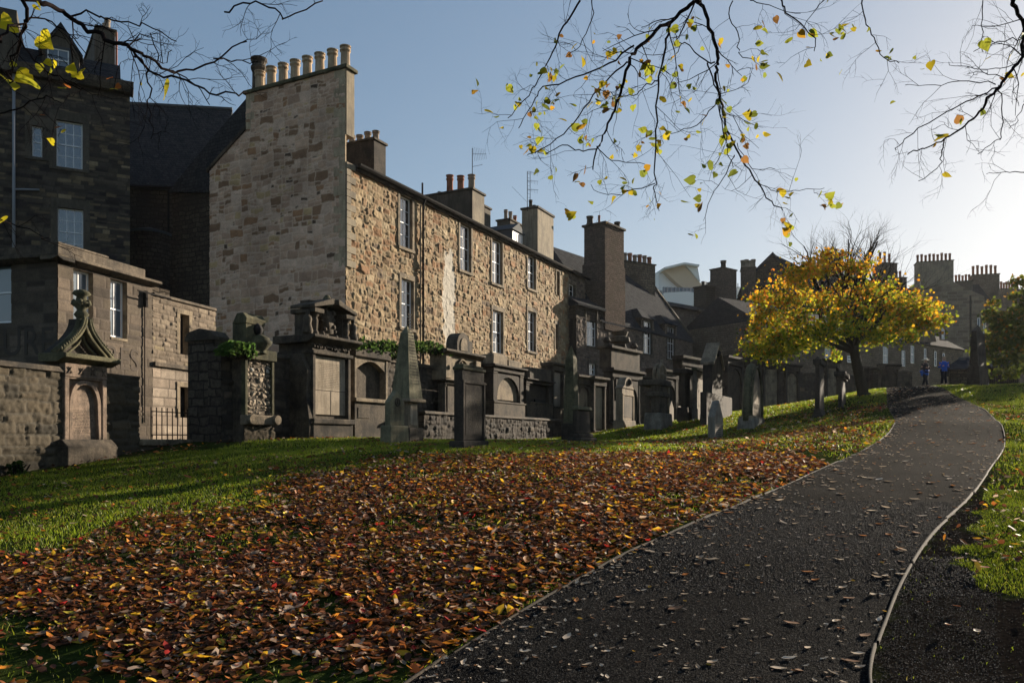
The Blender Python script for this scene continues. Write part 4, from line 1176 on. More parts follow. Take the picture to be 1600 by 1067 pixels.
# 1 gothic tomb at the far left
f = Frame(100, 17.2, 90 - 15.3)
t = thing('gothic_tomb', 'gothic tomb with ogee crocketed gable and pointed arch panel at the left wall', 'tomb', f)
uR = f.u(166); zb = hz(f.x, f.y) - .1
zc0, zc1 = f.z(133, 700), f.z(100, 566)
zpl = f.z(100, 698)
MB().box(-.12, uR + .12, -.22, .5, zb - .3, zpl).prof([(-.22, zpl), (-.05, zpl + .16), (.5, zpl + .16), (.5, zpl)], -.12, uR + .12).build('plinth', 'soot', t, f, bev=.02)
MB().box(0, uR, .12, .5, zpl + .1, zc1).build('body', 'soot', t, f)
for a, b in ((0, .13), (uR - .13, uR)):
    MB().box(a, b, -.02, .14, zpl + .14, zc1 - .3).build('pilaster', 'pink', t, f, bev=.02)
MB().box(.13, uR - .13, .0, .14, zc1 - .34, zc1 - .3 + .02).box(-.0, uR, -.03, .14, zc1 - .3, zc1).build('frieze', 'pink', t, f, bev=.015)
pn = MB().box(.13, uR - .13, .09, .13, zpl + .14, zc1 - .34).build('panel', 'pink', t, f)
um = uR / 2; hw = uR / 2 - .15
def ogive(c, hw, zs, h, n=9):
    l = [(c - hw * math.cos(math.pi / 2 * i / n) ** .8, zs + h * math.sin(math.pi / 2 * i / n)) for i in range(n + 1)]
    return l + [(2 * c - x, z) for x, z in l[-2::-1]]
zs = zc1 - .95
inn, outr = ogive(um, hw - .1, zs, .5), ogive(um, hw, zs, .6)
MB().prism([(um - hw, zpl + .16), *outr, (um + hw, zpl + .16), (um + hw - .07, zpl + .16), (um + hw - .1, zs)] + inn[::-1] + [(um - hw + .07, zpl + .16)], .0, .1).build('arch', 'pink', t, f, bev=.01)
inscription(pn, f, um - hw + .16, um + hw - .16, zpl + .3, zs - .05, .09, 16, 'soot', 7)
xx = MB()
for i in range(4):
    c = .12 + i * (uR - .24) / 3
    xx.tube([(c - .05, -.045, zc1 - .22), (c + .05, -.045, zc1 - .09)], .014, 4).tube([(c + .05, -.045, zc1 - .22), (c - .05, -.045, zc1 - .09)], .014, 4)
xx.build('carving', 'pink', t, f)
MB().prof([(.0, zc1), (-.24, zc1 + .1), (-.24, zc1 + .2), (.5, zc1 + .2), (.5, zc1)], -.2, uR + .2).build('cornice', 'moss', t, f, bev=.02)
za = zc1 + .2; zf = f.z(133, 498)
def og(hw, h, z): # concave sweeping gable
    n = 10; l = []
    for i in range(n + 1):
        k = i / n; l.append((um - hw * (1 - k) ** 2.1 - .05, z + h * k ** .85))
    return l + [(2 * um - x, zz) for x, zz in l[::-1]]
o1 = og(uR / 2 + .1, zf - za, za)
i1 = [(um + (x - um) * .72, za + (z - za) * .80 + .04) for x, z in o1]
MB().prism(o1 + [], .2, .42).build('gable', 'black', t, f)
rim = MB()
for seg_ in (o1[:11], o1[11:]):
    rim.tube([(x, -.04, z) for x, z in seg_], .05, 6)
    rim.tube([(x, .12, z) for x, z in seg_], .075, 6).tube([(um + (x - um) * .6, .1, za + (z - za) * .55) for x, z in seg_], .03, 6)
rim.build('gable_rib', 'moss', t, f, smooth=True)
bl = MB()
rr = random.Random(3)
for seg_ in (o1[:11], o1[11:]):
    for k in range(1, 20):
        q = k / 20 * 10; i = int(q); a_, b_ = seg_[i], seg_[min(i + 1, 10)]
        x = a_[0] + (b_[0] - a_[0]) * (q - i); z = a_[1] + (b_[1] - a_[1]) * (q - i)
        s = -1 if x < um else 1
        bl.lathe(x + s * .05, -.05, [(.0, z - .01), (.035, z + .02), (.035, z + .05), (.0, z + .08)], 6)
bl.build('crockets', 'moss', t, f, smooth=True)
fin = MB().lathe(um, .12, [(.07, zf - .08), (.09, zf), (.16, zf + .1), (.12, zf + .16), (.08, zf + .2), (.17, zf + .3), (.2, zf + .36), (.12, zf + .42), (.1, zf + .5), (.2, zf + .56), (.16, zf + .62), (.05, zf + .66)], 9)
for s in range(5):
    aa = s * 1.26; fin.lathe(um + .15 * math.cos(aa), .12 + .15 * math.sin(aa), [(0, zf + .26), (.07, zf + .32), (.05, zf + .4), (0, zf + .44)], 6)
fin.build('finial', 'moss', t, f, smooth=True)

# 2 urn tomb
f = FT.at(FT.u(381, -.45), -.45)
def M_(px): return f.u(px)
t = thing('urn_tomb', 'mossy tomb with carved urn niche on top and bare rubble panel', 'tomb', f)
z0 = hz(f.x, f.y) - .1
u1 = f.u(427); zs = f.z(381, 655); zt = f.z(381, 560)
masonry('base_rubble', t, f, 0, u1, z0 - .3, zs - .2, ROCK, .03, seed=91)
MB().box(.02, u1 - .02, .03, .6, z0 - .3, zt).build('backing', 'soot', t, f)
MB().box(-.05, u1 + .05, -.16, .1, zs - .14, zs + .12).build('shelf', 'sand', t, f, bev=.03)
for c in (.08, u1 - .08):
    MB().add(*(lambda m: (m.v, m.f))(MB().tube([(c, -.26, zs), (c, .05, zs)], .13, 14))).build('scroll', 'sand', t, f, bev=.01)
MB().box(0, .1, -.04, .1, zs + .12, zt).build('pilaster', 'moss', t, f, bev=.02)
MB().box(u1 - .1, u1, -.04, .1, zs + .12, zt).build('pilaster', 'moss', t, f, bev=.02)
masonry('panel', t, f, .1, u1 - .1, zs + .12, zt, dict(ROCK, w=(.07, .26), h=(.05, .17), warp=.07, wsc=.15, sneck=.5, relief=.05, rough=.04, pal=[(.33, .27, .2, 5), (.24, .19, .14, 3), (.5, .47, .42, .4)]), .02, off=.06, seed=92)
MB().box(-.04, u1 + .04, -.1, .6, zt, zt + .28).box(.3, u1 - .3, -.12, .3, zt + .28, zt + .42).build('entablature', 'moss', t, f, bev=.02)
zn = f.z(381, 488)
a, b = .18, u1 - .22
nb = MB().box(a, b, .12, .6, zt + .28, zn - .25).prof([(.1, zn - .25), (.08, zn - .1), (.2, zn + .04), (.42, zn + .04), (.6, zn - .25)], a - .02, b + .02).build('headpiece', 'moss', t, f, bev=.02)
c = (a + b) / 2 + .08; zu = zt + .34
MB().lathe(c, .0, [(.2, zu - .16), (.13, zu - .12), (.16, zu - .05), (.29, zu + .1), (.31, zu + .17), (.22, zu + .22), (.24, zu + .26), (.12, zu + .32), (.06, zu + .36)], 18).build('urn', 'moss', t, f, smooth=True)
MB().lathe(c, .1, [(.02, zu + .34), (.11, zu + .39), (.15, zu + .5), (.1, zu + .6), (0, zu + .68)], 10).build('niche', 'dark', t, f, smooth=True)

# 3 great pedimented tomb
f = FT.at(FT.u(489, -.75), -.75)
t = thing('pedimented_tomb', 'grand tomb with broken carved pediment and pale inscribed tablet', 'tomb', f)
u1 = f.u(548); z0 = hz(f.x, f.y) - .1; z1 = f.z(489, 552)
MB().box(-.05, u1 + .05, -.05, 1.3, z0 - .3, f.z(489, 662)).build('plinth', 'soot', t, f, bev=.03)
zp = f.z(489, 662)
MB().box(-.1, u1 + .1, -.12, 1.3, zp, zp + .16).build('sill', 'soot', t, f, bev=.03)
MB().box(.0, u1, .16, 1.3, zp + .16, z1).build('body', 'soot', t, f)
for a, b in ((0, .12), (u1 - .12, u1)): MB().box(a, b, 0, .18, zp + .16, z1).build('pilaster', 'soot', t, f, bev=.015)
pn = MB().box(.14, u1 - .14, .1, .2, zp + .28, z1 - .04).build('panel', 'pale', t, f, bev=.01)
inscription(pn, f, .26, u1 - .3, zp + 1.05, z1 - .2, .1, 15, 'sand', 4)
m = MB().box(.14, u1 - .14, .094, .1, zp + .98, zp + 1.0).box(u1 * .52, u1 * .52 + .015, .094, .1, zp + .28, zp + .98); m.build('joint', 'soot', pn, f)
zq = f.z(489, 535)
MB().box(-.06, u1 + .06, -.06, 1.3, z1, z1 + .1).box(.0, u1, .03, 1.3, z1 + .1, zq).prof([(-.0, zq), (-.28, zq + .14), (-.28, zq + .22), (1.3, zq + .22), (1.3, zq)], -.25, u1 + .25).build('entablature', 'soot', t, f, bev=.02)
sc = MB(); rr = random.Random(8)
for i in range(26):
    x = .06 + (u1 - .12) * i / 25; z = z1 + .18 + rr.uniform(0, .14)
    sc.lathe(x, .02, [(0, z - .05), (.05, z), (.03, z + .05), (0, z + .07)], 6)
sc.build('carved_frieze', 'soot', t, f, smooth=True)
zq += .22; zk = f.z(489, 488)
cw = .26
for s, (a, b) in enumerate(((.02, .02 + cw), (u1 - cw - .02, u1 - .02))):
    MB().box(a, b, .1, .7, zq, zk).lathe((a + b) / 2, .06, [(.12, zq), (.12, zq + .1), (.075, zq + .16), (.1, zq + .45), (.07, zk - .12), (.12, zk - .05), (.12, zk)], 10).build('column', 'soot', t, f)
    MB().box(a - .08, b + .08, -.12, .8, zk, zk + .13).build('capital', 'soot', t, f, bev=.02)
zk += .13
pk = f.z(515, 462)
for s in (0, 1):
    x0 = -.12 if s == 0 else u1 + .12; x1 = u1 * .5 - .1 if s == 0 else u1 * .5 + .1
    MB().prism([(x0, zk), (x0, zk + .1), (x1, pk - .08), (x1, pk - .26)], -.16, .75).build('broken_pediment', 'soot', t, f, bev=.02)
MB().box(.25, u1 - .25, .35, .7, zq, zk + .3).build('niche_back', 'soot', t, f)
cg = MB(); cg.box(u1 / 2 - .17, u1 / 2 + .17, .1, .4, zq + .15, zq + .8)
for i in range(40):
    x = u1 / 2 + rr.uniform(-.34, .34); z = rr.uniform(zq + .05, zq + 1.05)
    r_ = rr.uniform(.05, .11); cg.lathe(x, .18 + rr.uniform(-.06, .1), [(0, z - r_), (r_, z - r_ * .3), (r_ * .8, z + r_ * .6), (0, z + r_)], 7)
cg.build('carved_crest', 'soot', t, f, smooth=True)
for i, s in ((0, -1), (1, 1)):
    x = .05 if s < 0 else u1 - .05
    fg = MB().lathe(x + s * .22, .05, [(.13, zq), (.16, zq + .1), (.1, zq + .3), (.13, zq + .42), (.11, zq + .5), (.05, zq + .55), (.07, zq + .62), (.06, zq + .68), (0, zq + .71)], 8)
    fg.build('statuette', 'soot', t, f, smooth=True)
MB().lathe(u1 / 2, .2, [(.15, pk - .3), (.2, pk - .2), (.12, pk - .05), (.05, pk + .05)], 8).build('finial', 'moss', t, f)
# scrolled side bracket
MB().prof([(0, z0), (-.02, zp), (.1, zp + .9), (.05, z1 - .5), (.3, z1), (.9, z1), (.9, z0)], -.18, -.0).build('side_bracket', 'soot', t, f, bev=.02)

# 4 plain recessed tomb
f = FT.at(FT.u(554, -.35), -.35)
t = thing('recessed_tomb', 'low sooty tomb with dark recessed panel half hidden by the stone obelisk', 'tomb', f)
u1 = f.u(606); z0 = hz(f.x, f.y) - .1; z1 = f.z(554, 556)
zp = f.z(554, 627)
MB().box(0, u1, 0, .5, z0 - .3, zp).box(.15, .15 + .6, -.02, .1, z0 + .75, z0 + 1.1).build('plinth', 'soot', t, f, bev=.02)
MB().box(-.05, u1 + .05, -.1, .5, zp, zp + .12).build('sill', 'sand', t, f, bev=.02)
for a, b in ((0, .1), (u1 - .12, u1)): MB().box(a, b, 0, .3, zp + .12, z1).build('pilaster', 'sand', t, f, bev=.02)
MB().box(.1, u1 - .12, .25, .5, zp + .12, z1).build('panel', 'soot', t, f)
MB().prism([(.1, z1)] + [(x, z) for x, z in seg(.1, u1 - .12, z1 - .4, .3, 8)] + [(u1 - .12, z1)], .02, .3).build('arch', 'sand', t, f)
MB().box(-.06, u1 + .1, -.08, .6, z1, z1 + .3).build('entablature', 'soot', t, f, bev=.03)

# 5 crested tomb
f = FT.at(FT.u(695, -.5), -.5)
t = thing('crested_tomb', 'carved tomb with round arched top and heraldic crest behind the dark headstone', 'tomb', f)
u1 = f.u(752); z0 = 1.9; z1 = f.z(695, 592)
aedicule(t, f, 0, u1, z0, z1, 0, 'soot', 'sand', .08, .08, .2, .14, cols=True, pm='soot', arch=True)
za, zb_ = z1, f.z(695, 552)
MB().box(.05, u1 - .05, .1, .7, za, zb_).build('attic', 'sand', t, f, bev=.02)
for a in (.05, u1 - .45): MB().box(a, a + .4, -.02, .1, za + .05, zb_ - .08).lathe(a + .2, -.03, [(0, za + .35), (.06, za + .4), (.06, za + .5), (0, za + .55)], 8).build('attic_panel', 'sand', t, f, bev=.03)
ring = MB(); c = u1 / 2; zc_ = (za + zb_) / 2
ring.tube([(c + .36 * math.cos(R(i * 20)), .06, zc_ + .36 * math.sin(R(i * 20))) for i in range(19)], .04, 6)
for i in range(22):
    aa = rr.uniform(0, 6.28); r_ = rr.uniform(0, .27); ring.lathe(c + r_ * math.cos(aa), .08, [(0, zc_ + r_ * math.sin(aa) - .07), (.06, zc_ + r_ * math.sin(aa)), (0, zc_ + r_ * math.sin(aa) + .08)], 6)
ring.build('carved_crest', 'sand', t, f, smooth=True)
MB().prof([(.0, zb_), (-.16, zb_ + .1), (-.16, zb_ + .18), (.7, zb_ + .18), (.7, zb_)], -.12, u1 + .12).build('cornice', 'soot', t, f, bev=.02)
zb_ += .18
zh = f.z(712, 517)
hp = [(c - .5, zb_), (c - .5, zh - .45)] + [(c + .5 * math.cos(math.pi - math.pi * i / 10), zh - .45 + .45 * math.sin(math.pi * i / 10)) for i in range(11)] + [(c + .5, zb_)]
MB().prism(hp, .0, .5).build('headpiece', 'soot', t, f, bev=.02)
hp = [(c - .26, zb_ + .05), (c - .26, zh - .5)] + [(c + .26 * math.cos(math.pi - math.pi * i / 8), zh - .5 + .3 * math.sin(math.pi * i / 8)) for i in range(9)] + [(c + .26, zb_ + .05)]
MB().prism(hp, -.03, .02).build('headpiece_panel', 'sand', t, f)
MB().box(c + .6, c + .85, .1, .5, zb_, zb_ + .5).build('pedestal', 'soot', t, f)

# 6 tomb under the windows, 7 block tombs
def simple_tomb(px0, px1, pyt, pyb, dep, lab, body='soot', panel='sand', extra=None, z0=None, fr=FT, cols=False, arch=True, name='wall_tomb', text=0, ent=.14, pl=.13):
    f = fr.at(fr.u(px0, -dep), -dep)
    t = thing(name, lab, 'tomb', f)
    u1 = f.u(px1)
    zz0 = z0 if z0 is not None else f.z(px0, pyb)
    aedicule(t, f, 0, u1, zz0, f.z(px0, pyt), 0, body, panel, pl, ent, max(.08, u1 * .12), .14, cols=cols, arch=arch, text=text, back=dep + .3)
    return t, f, u1
t, f, u1 = simple_tomb(771, 818, 568, 646, .5, 'tomb with pale arched tablet and stepped cornice beneath the lower windows', 'black', 'sand', pl=.22)
zt = f.z(771, 568)
MB().box(.0, u1 * .45, .0, .6, zt, zt + .42).box(u1 * .5, u1 * .95, .02, .6, zt, zt + .3).build('blocking', 'sand', t, f, bev=.03)
t, f, u1 = simple_tomb(822, 862, 590, 646, .3, 'dark low tomb with small square opening right of the pale arched tablet', 'black', 'black', arch=False, pl=.3)
MB().box(u1 * .1, u1 * .95, -.05, .4, f.z(822, 590), f.z(822, 572)).build('attic', 'soot', t, f, bev=.03)
MB().box(u1 * .3, u1 * .7, -.05, .0, f.z(822, 640), f.z(822, 622)).build('opening', 'dark', t, f)
simple_tomb(864, 882, 566, 650, .3, 'slim pale streaked tomb beside the green obelisk', 'soot', 'pale', arch=False)
F9 = Frame(905, 38.5, 55)
simple_tomb(903, 925, 585, 655, .0, 'arched sooty tomb just right of the green obelisk', 'soot', 'sand', z0=hz(F9.x, F9.y) - .2, fr=F9)
t, f, u1 = simple_tomb(928, 947, 588, 660, .2, 'sooty tomb with tall blank bluish slab under the small four pane window', 'soot', 'pale', z0=hz(F9.x, F9.y) - .2, fr=F9, arch=False)
t, f, u1 = simple_tomb(957, 1003, 574, 665, .2, 'massive black tomb with urn and stepped crown below the dormers', 'black', 'black', z0=hz(F9.x + 2, F9.y + 3) - .2, fr=F9, cols=True)
za = f.z(957, 574)
MB().box(.05, u1 - .05, .1, .8, za, za + 1.0).box(-.1, u1 + .1, -.02, .9, za + 1.0, za + 1.15).build('attic', 'soot', t, f, bev=.03)
MB().lathe(u1 / 2, .45, [(.35, za + 1.15), (.3, za + 1.4), (.55, za + 1.5), (.5, za + 1.75), (.35, za + 1.8), (.45, za + 2.05)], 12).build('urn', 'soot', t, f, bev=.01)
for x in (.15, u1 - .15): MB().lathe(x, .4, [(.18, za + 1.15), (.12, za + 1.3), (.22, za + 1.4), (.1, za + 1.6)], 10).build('finial', 'soot', t, f)
F10 = Frame(1005, 45, 52)
wall_thing('burial_wall', 'dark burial wall under the dormered house', F10, -1.5, F10.u(1165), 1.8, F10.z(1005, 590), TOMBW, .6, .07, 87)
simple_tomb(1025, 1060, 575, 660, .3, 'black panelled tomb behind the ornate wheel cross', 'black', 'black', z0=2.3, fr=F10)
simple_tomb(1066, 1100, 555, 655, .3, 'tall black tomb behind the paired pillar monument', 'black', 'black', z0=2.6, fr=F10, cols=True)
simple_tomb(1137, 1162, 555, 650, .3, 'tall black tomb right of the gabled pillar', 'black', 'black', z0=3.0, fr=F10)
F11 = Frame(1165, 56, 30)
wall_thing('burial_wall', 'long dark burial wall beyond the sunny slope under the yellow tree', F11, -1, F11.u(1375), 3, F11.z(1165, 578), TOMBW, .6, .08, 88)
for i, (a, b, p0, lab) in enumerate([(1172, 1190, 556, 'dark wall tomb behind the arched headstone'), (1193, 1220, 562, 'wide wall tomb with blank slab left of the slim trunk'), (1228, 1250, 568, 'wall tomb with pale slab just left of the slim trunk'),
                              (1292, 1312, 560, 'small wall tomb behind the capped pillar'), (1357, 1374, 572, 'black wall tomb right of the yellow tree trunk')]):
    simple_tomb(a, b, p0, 640, .25, lab, 'black', 'black' if i in (0, 4) else 'sand', z0=3.4, fr=F11, arch=i % 2 == 0)
F12 = Frame(1380, 62, 20)
wall_thing('burial_wall', 'dark burial wall on the skyline left of the two walkers', F12, -.5, F12.u(1425), 4, F12.z(1380, 580), TOMBW, .6, .09, 89)
simple_tomb(1383, 1405, 568, 612, .4, 'squat black tomb left of the two walkers', 'black', 'black', z0=4.6, fr=F12, cols=True)

# ================================================================ FREE-STANDING STONES
def stone_at(name, lab, cat, pl, pc, pr, pyb, Y, deg=63.1, group=None):
    """pl, pc, pr: left edge, near corner and right edge in the photograph; returns thing, frame, width, depth"""
    x = (pc - 800) / F * Y
    z = EYE + (HY - pyb) / F * Y
    zg = hz(x, Y)
    f = Frame(pc, Y, deg, min(z, zg) - .02)
    wd = f.u(pr)
    fs = Frame(pc, Y, deg + 90)
    dp = fs.u(pl)
    t = thing(name, lab, cat, f, group)
    return t, f, abs(wd), abs(dp)
# obelisk in stone on pedestal
t, f, w_, d_ = stone_at('stone_obelisk', 'tall tapering stone obelisk on a panelled pedestal in front of the tombs', 'obelisk', 612, 640, 660, 691, 22)
zp = f.z(640, 668); zq = f.z(640, 628); zt = f.z(640, 512)
b_ = 1.0
MB().box(-.08, w_ + .0, -.05, d_, -.3, zp, 0, 0).build('plinth', 'soot', t, f, bev=.03)
MB().box(.02, w_ - .1, .06, d_ - .1, zp, zq, .02, .02).build('pedestal', 'sand', t, f, bev=.02)
MB().box(.12, w_ - .2, .045, .07, zp + .08, zq - .06).build('panel', 'pale', t, f)
MB().box(-.12, w_ + .05, -.1, d_ + .02, zq, zq + .1).build('cornice', 'sand', t, f, bev=.03)
cx = (w_ - .08) / 2; cy = d_ / 2 - .02
hx, hy = cx + .06, cy + .03
sh = MB()
zt2 = zt - .12
sh.add([(cx - hx, cy - hy, zq + .1), (cx + hx, cy - hy, zq + .1), (cx + hx, cy + hy, zq + .1), (cx - hx, cy + hy, zq + .1),
        (cx - hx * .42, cy - hy * .42, zt2), (cx + hx * .42, cy - hy * .42, zt2), (cx + hx * .42, cy + hy * .42, zt2), (cx - hx * .42, cy + hy * .42, zt2), (cx, cy, zt + .12)],
       [(3, 2, 1, 0), (0, 1, 5, 4), (1, 2, 6, 5), (2, 3, 7, 6), (3, 0, 4, 7), (4, 5, 8), (5, 6, 8), (6, 7, 8), (7, 4, 8)])
s_ = sh.build('shaft', 'lichen', t, f, bev=.01)
ins = MB()
for i in range(24):
    z = zq + .5 + i * .085; k = (z - zq) / (zt2 - zq); y = cy - hy * (1 - .58 * k); hw = (hx * (1 - .58 * k)) * .7
    x = cx - hw
    while x < cx + hw: l = rr.uniform(.03, .08); ins.box(x, x + l, y - .006, y + .01, z, z + .03); x += l + .02
ins.build('inscription_lettering', 'soot', s_, f)

def headstone(name, lab, pl, pc, pr, pyt, pyb, Y, style='flat', m='soot', base_h=.25, deg=63.1, text=0, panel=None, lean=0, face='soot', slabm=None):
    t, f, w_, d_ = stone_at(name, lab, 'gravestone', pl, pc, pr, pyb, Y, deg)
    zt = f.z(pc, pyt); bx = .1
    if lean: t.rotation_euler.y = R(lean)
    if base_h: MB().box(-bx, w_ + bx, -bx, d_ + bx, -.3, base_h, .02, .02).build('base', m, t, f, bev=.03)
    z0 = base_h if base_h else -.3
    c = w_ / 2
    if style == 'flat': pr_ = [(0, z0), (0, zt), (w_, zt), (w_, z0)]
    elif style == 'gable': pr_ = [(0, z0), (0, zt - w_ * .45), (c, zt), (w_, zt - w_ * .45), (w_, z0)]
    elif style == 'arch': pr_ = [(0, z0), (0, zt - c)] + [(c + c * math.cos(math.pi - math.pi * i / 12), zt - c + c * math.sin(math.pi * i / 12)) for i in range(1, 12)] + [(w_, zt - c), (w_, z0)]
    elif style == 'gothic': pr_ = [(0, z0), (0, zt - w_ * .9)] + ogive(c, c, zt - w_ * .9, w_ * .9, 6)[1:-1] + [(w_, zt - w_ * .9), (w_, z0)]
    sl = MB().prism(pr_, 0, d_).build('slab', slabm or m, t, f, bev=.02)
    if panel:
        k = .12 * w_ + .03
        zz = zt - (w_ * .95 if style in ('gothic', 'arch') else w_ * .5 if style == 'gable' else .3)
        MB().box(0, k * .6, -.035, .02, z0, zz).box(w_ - k * .6, w_, -.035, .02, z0, zz).box(0, w_, -.037, .02, zz, zz + .07).build('moulding', m, sl, f, bev=.01)
        pn = MB().box(k, w_ - k, -.012, .02, z0 + .12, zz - .05).build('panel', panel, sl, f)
    else: pn = sl
    if text: inscription(pn, f, w_ * .2, w_ * .8, z0 + .3, zt - w_ * .6, -.012 if panel else 0, text, face, seed=int(pc))
    return t, f, w_, d_, zt, sl
t, f, w_, d_, zt, sl = headstone('headstone', 'small pointed headstone with round emblem against the foot of the obelisk', 601, 609, 632, 609, 692, 20.6, 'gable', 'lichen', .5, text=12)
MB().tube([(w_ / 2 + .1 * math.cos(R(a)), -.01, zt - .3 + .1 * math.sin(R(a))) for a in range(0, 361, 30)], .02, 5).tube([(w_ / 2, -.01, zt - .36), (w_ / 2, -.01, zt - .2)], .025, 5).build('emblem', 'soot', sl, f)
t, f, w_, d_, zt, sl = headstone('headstone', 'tall broad dark headstone with moulded head standing alone on the lawn', 709, 722, 757, 577, 702, 18, 'flat', 'black', .22, text=12, panel='black')
MB().box(-.02, w_ + .02, -.04, d_ + .03, zt, zt + .07).box(.05, w_ - .05, 0, d_, zt + .07, zt + .13).build('moulded_head', 'moss', sl, f, bev=.02)
# green obelisk
t, f, w_, d_ = stone_at('green_obelisk', 'mossy green square obelisk with pointed cap beside a block tomb', 'obelisk', 880, 897, 905, 690, 29)
zt = f.z(897, 537); zz = f.z(897, 560)
MB().box(-.06, w_ + .06, -.06, d_ + .06, -.3, .7).build('plinth', 'black', t, f, bev=.03)
MB().box(0, w_, 0, d_, .7, zz, .06, .06).add([(.06, .06, zz), (w_ - .06, .06, zz), (w_ - .06, d_ - .06, zz), (.06, d_ - .06, zz), (w_ / 2, d_ / 2, zt)], [(3, 2, 1, 0), (0, 1, 4), (1, 2, 4), (2, 3, 4), (3, 0, 4)]).build('shaft', 'moss', t, f, bev=.01)
t, f, w_, d_ = stone_at('pedestal_tomb', 'squat dark pedestal tomb with worn top at the leaf edge near the green obelisk', 'tomb', 893, 903, 924, 692, 24.5)
zt = f.z(903, 636)
MB().box(-.12, w_ + .15, -.15, d_ + .1, -.3, .2).box(-.05, w_ + .06, -.06, d_ + .05, .2, .32).box(.02, w_ - .02, .02, d_, .32, zt - .08, .02, .02).build('body', 'black', t, f, bev=.04)
MB().box(-.03, w_ + .03, -.04, d_ + .03, zt - .08, zt + .04, .03, .03).build('cap', 'moss', t, f, bev=.03)
# small lit gothic
t, f, w_, d_, zt, sl = headstone('headstone', 'slender sunlit gothic headstone with pierced pointed head', 962, 972, 990, 606, 668, 34, 'flat', 'sand', .4, panel='soot')
zh = f.z(972, 590)
MB().prism([(-.08, zt), (w_ * .15, zt + .15)] + ogive(w_ / 2, w_ * .35, zt + .12, zh - zt - .05, 6)[1:-1] + [(w_ * .85, zt + .15), (w_ + .08, zt)], -.04, d_ + .03).build('pointed_head', 'sand', sl, f, bev=.02)
MB().lathe(w_ / 2, -.06, [(0, zt + .12), (.12, zt + .22), (.1, zt + .36), (0, zt + .46)], 8).build('carved_rose', 'soot', sl, f)
# ornate wheel-headed monument
t, f, w_, d_ = stone_at('wheel_cross_monument', 'ornate monument with round wheel head and banded shaft', 'monument', 1012, 1030, 1046, 666, 32)
zt = f.z(1030, 568)
MB().box(-.15, w_ + .05, -.15, d_ + .15, -.3, .7, .04, .04).build('base', 'granite', t, f, bev=.04)
zc_ = f.z(1030, 588)
MB().box(.1, w_ - .15, .05, d_ - .1, .7, zc_ - .3).build('shaft', 'soot', t, f, bev=.03)
MB().box(-.02, w_ + .0, -.05, d_ + .05, 1.35, 1.55).box(-.05, w_ + .0, -.1, d_ + .4, zc_ - .35, zc_ - .1).build('bands', 'soot', t, f, bev=.04)
for y_ in (.1, d_ - .2):
    MB().tube([(w_ / 2 - .05 + .5 * math.cos(R(a)), y_, zc_ + .12 + .42 * math.sin(R(a))) for a in range(0, 361, 20)], .07, 8).build('wheel', 'sand', t, f, smooth=True)
MB().tube([(w_ / 2 - .05, .1, zc_ - .3), (w_ / 2 - .05, .1, zc_ + .75)], [.1, .05], 8).tube([(w_ / 2 - .5, .1, zc_ + .12), (w_ / 2 + .45, .1, zc_ + .12)], .06, 8).build('cross', 'sand', t, f, smooth=True)
MB().tube([(w_ - .12, .02, .7), (w_ - .12, .02, zc_ - .3)], .06, 8).build('colonnette', 'sand', t, f, smooth=True)
headstone('headstone', 'small pale pointed headstone peeping out right of the wheel head monument', 1043, 1046, 1053, 625, 656, 36, 'gable', 'granite', 0)
headstone('headstone', 'tiny pale stub of a headstone left of the capped pillar', 1059, 1060, 1064, 634, 652, 39, 'flat', 'granite', 0)
# pillar with cap and slab
t, f, w_, d_ = stone_at('capped_pillar', 'dark square pillar with overhanging flat cap', 'monument', 1062, 1072, 1081, 662, 35)
zt = f.z(1072, 578)
MB().box(-.12, w_ + .12, -.12, d_ + .12, -.3, .75, .03, .03).build('base', 'black', t, f, bev=.03)
MB().box(.04, w_ - .06, .04, d_ - .04, .75, zt - .15, .02, .02).build('shaft', 'black', t, f, bev=.02)
MB().box(-.1, w_ + .1, -.12, d_ + .3, zt - .15, zt + .06, .0, .0).build('cap', 'black', t, f, bev=.04)
t, f, w_, d_, zt, sl = headstone('headstone', 'broad grey stone with carved arch panel between the pillar and the leaning stone', 1083, 1088, 1106, 579, 662, 35.5, 'flat', 'granite', .7, panel='granite')
MB().box(-.1, w_ + .1, -.08, d_ + .1, zt, zt + .16, .05, .05).build('cap', 'moss', sl, f, bev=.03)
t, f, w_, d_, zt, sl = headstone('gabled_pillar', 'tallest dark leaning stone with small gabled head', 1097, 1112, 1128, 532, 668, 34, 'gable', 'black', .6, lean=2.5, text=0)
MB().prism([(-.06, zt - w_ * .45), (w_ / 2, zt + .1), (w_ + .06, zt - w_ * .45), (w_ + .06, zt - w_ * .45 - .12), (w_ / 2, zt - .06), (-.06, zt - w_ * .45 - .12)], -.1, d_ + .1).build('gable_cope', 'sand', sl, f, bev=.02)
MB().lathe(w_ / 2, -.03, [(0, zt - .55), (.13, zt - .45), (.13, zt - .35), (0, zt - .2)], 8).build('niche', 'dark', sl, f)
headstone('headstone', 'wide low dark slab behind the small pale stone', 1094, 1104, 1144, 612, 668, 32, 'flat', 'black', 0)
t, f, w_, d_, zt, sl = headstone('headstone', 'small pale pointed stone at the leaf edge of the lawn', 1106, 1117, 1130, 624, 688, 26, 'gable', 'granite', 0, text=9)
t, f, w_, d_, zt, sl = headstone('headstone', 'tall arched headstone with pointed roll moulding on a heavy base', 1159, 1173, 1190, 570, 672, 29.3, 'gothic', 'sand', .55, text=14, panel='sand')
MB().box(-.16, w_ + .2, -.18, d_ + .2, -.3, .5, .08, .08).build('heavy_base', 'granite', sl, f, bev=.05)
rim = MB().tube([(x, -.03, z) for x, z in ogive(w_ / 2, w_ * .5, zt - w_ * .9, w_ * .9, 8)], .05, 6).tube([(x, d_ / 2, z + .02) for x, z in ogive(w_ / 2, w_ * .5, zt - w_ * .9, w_ * .9, 8)], d_ * .45, 8)
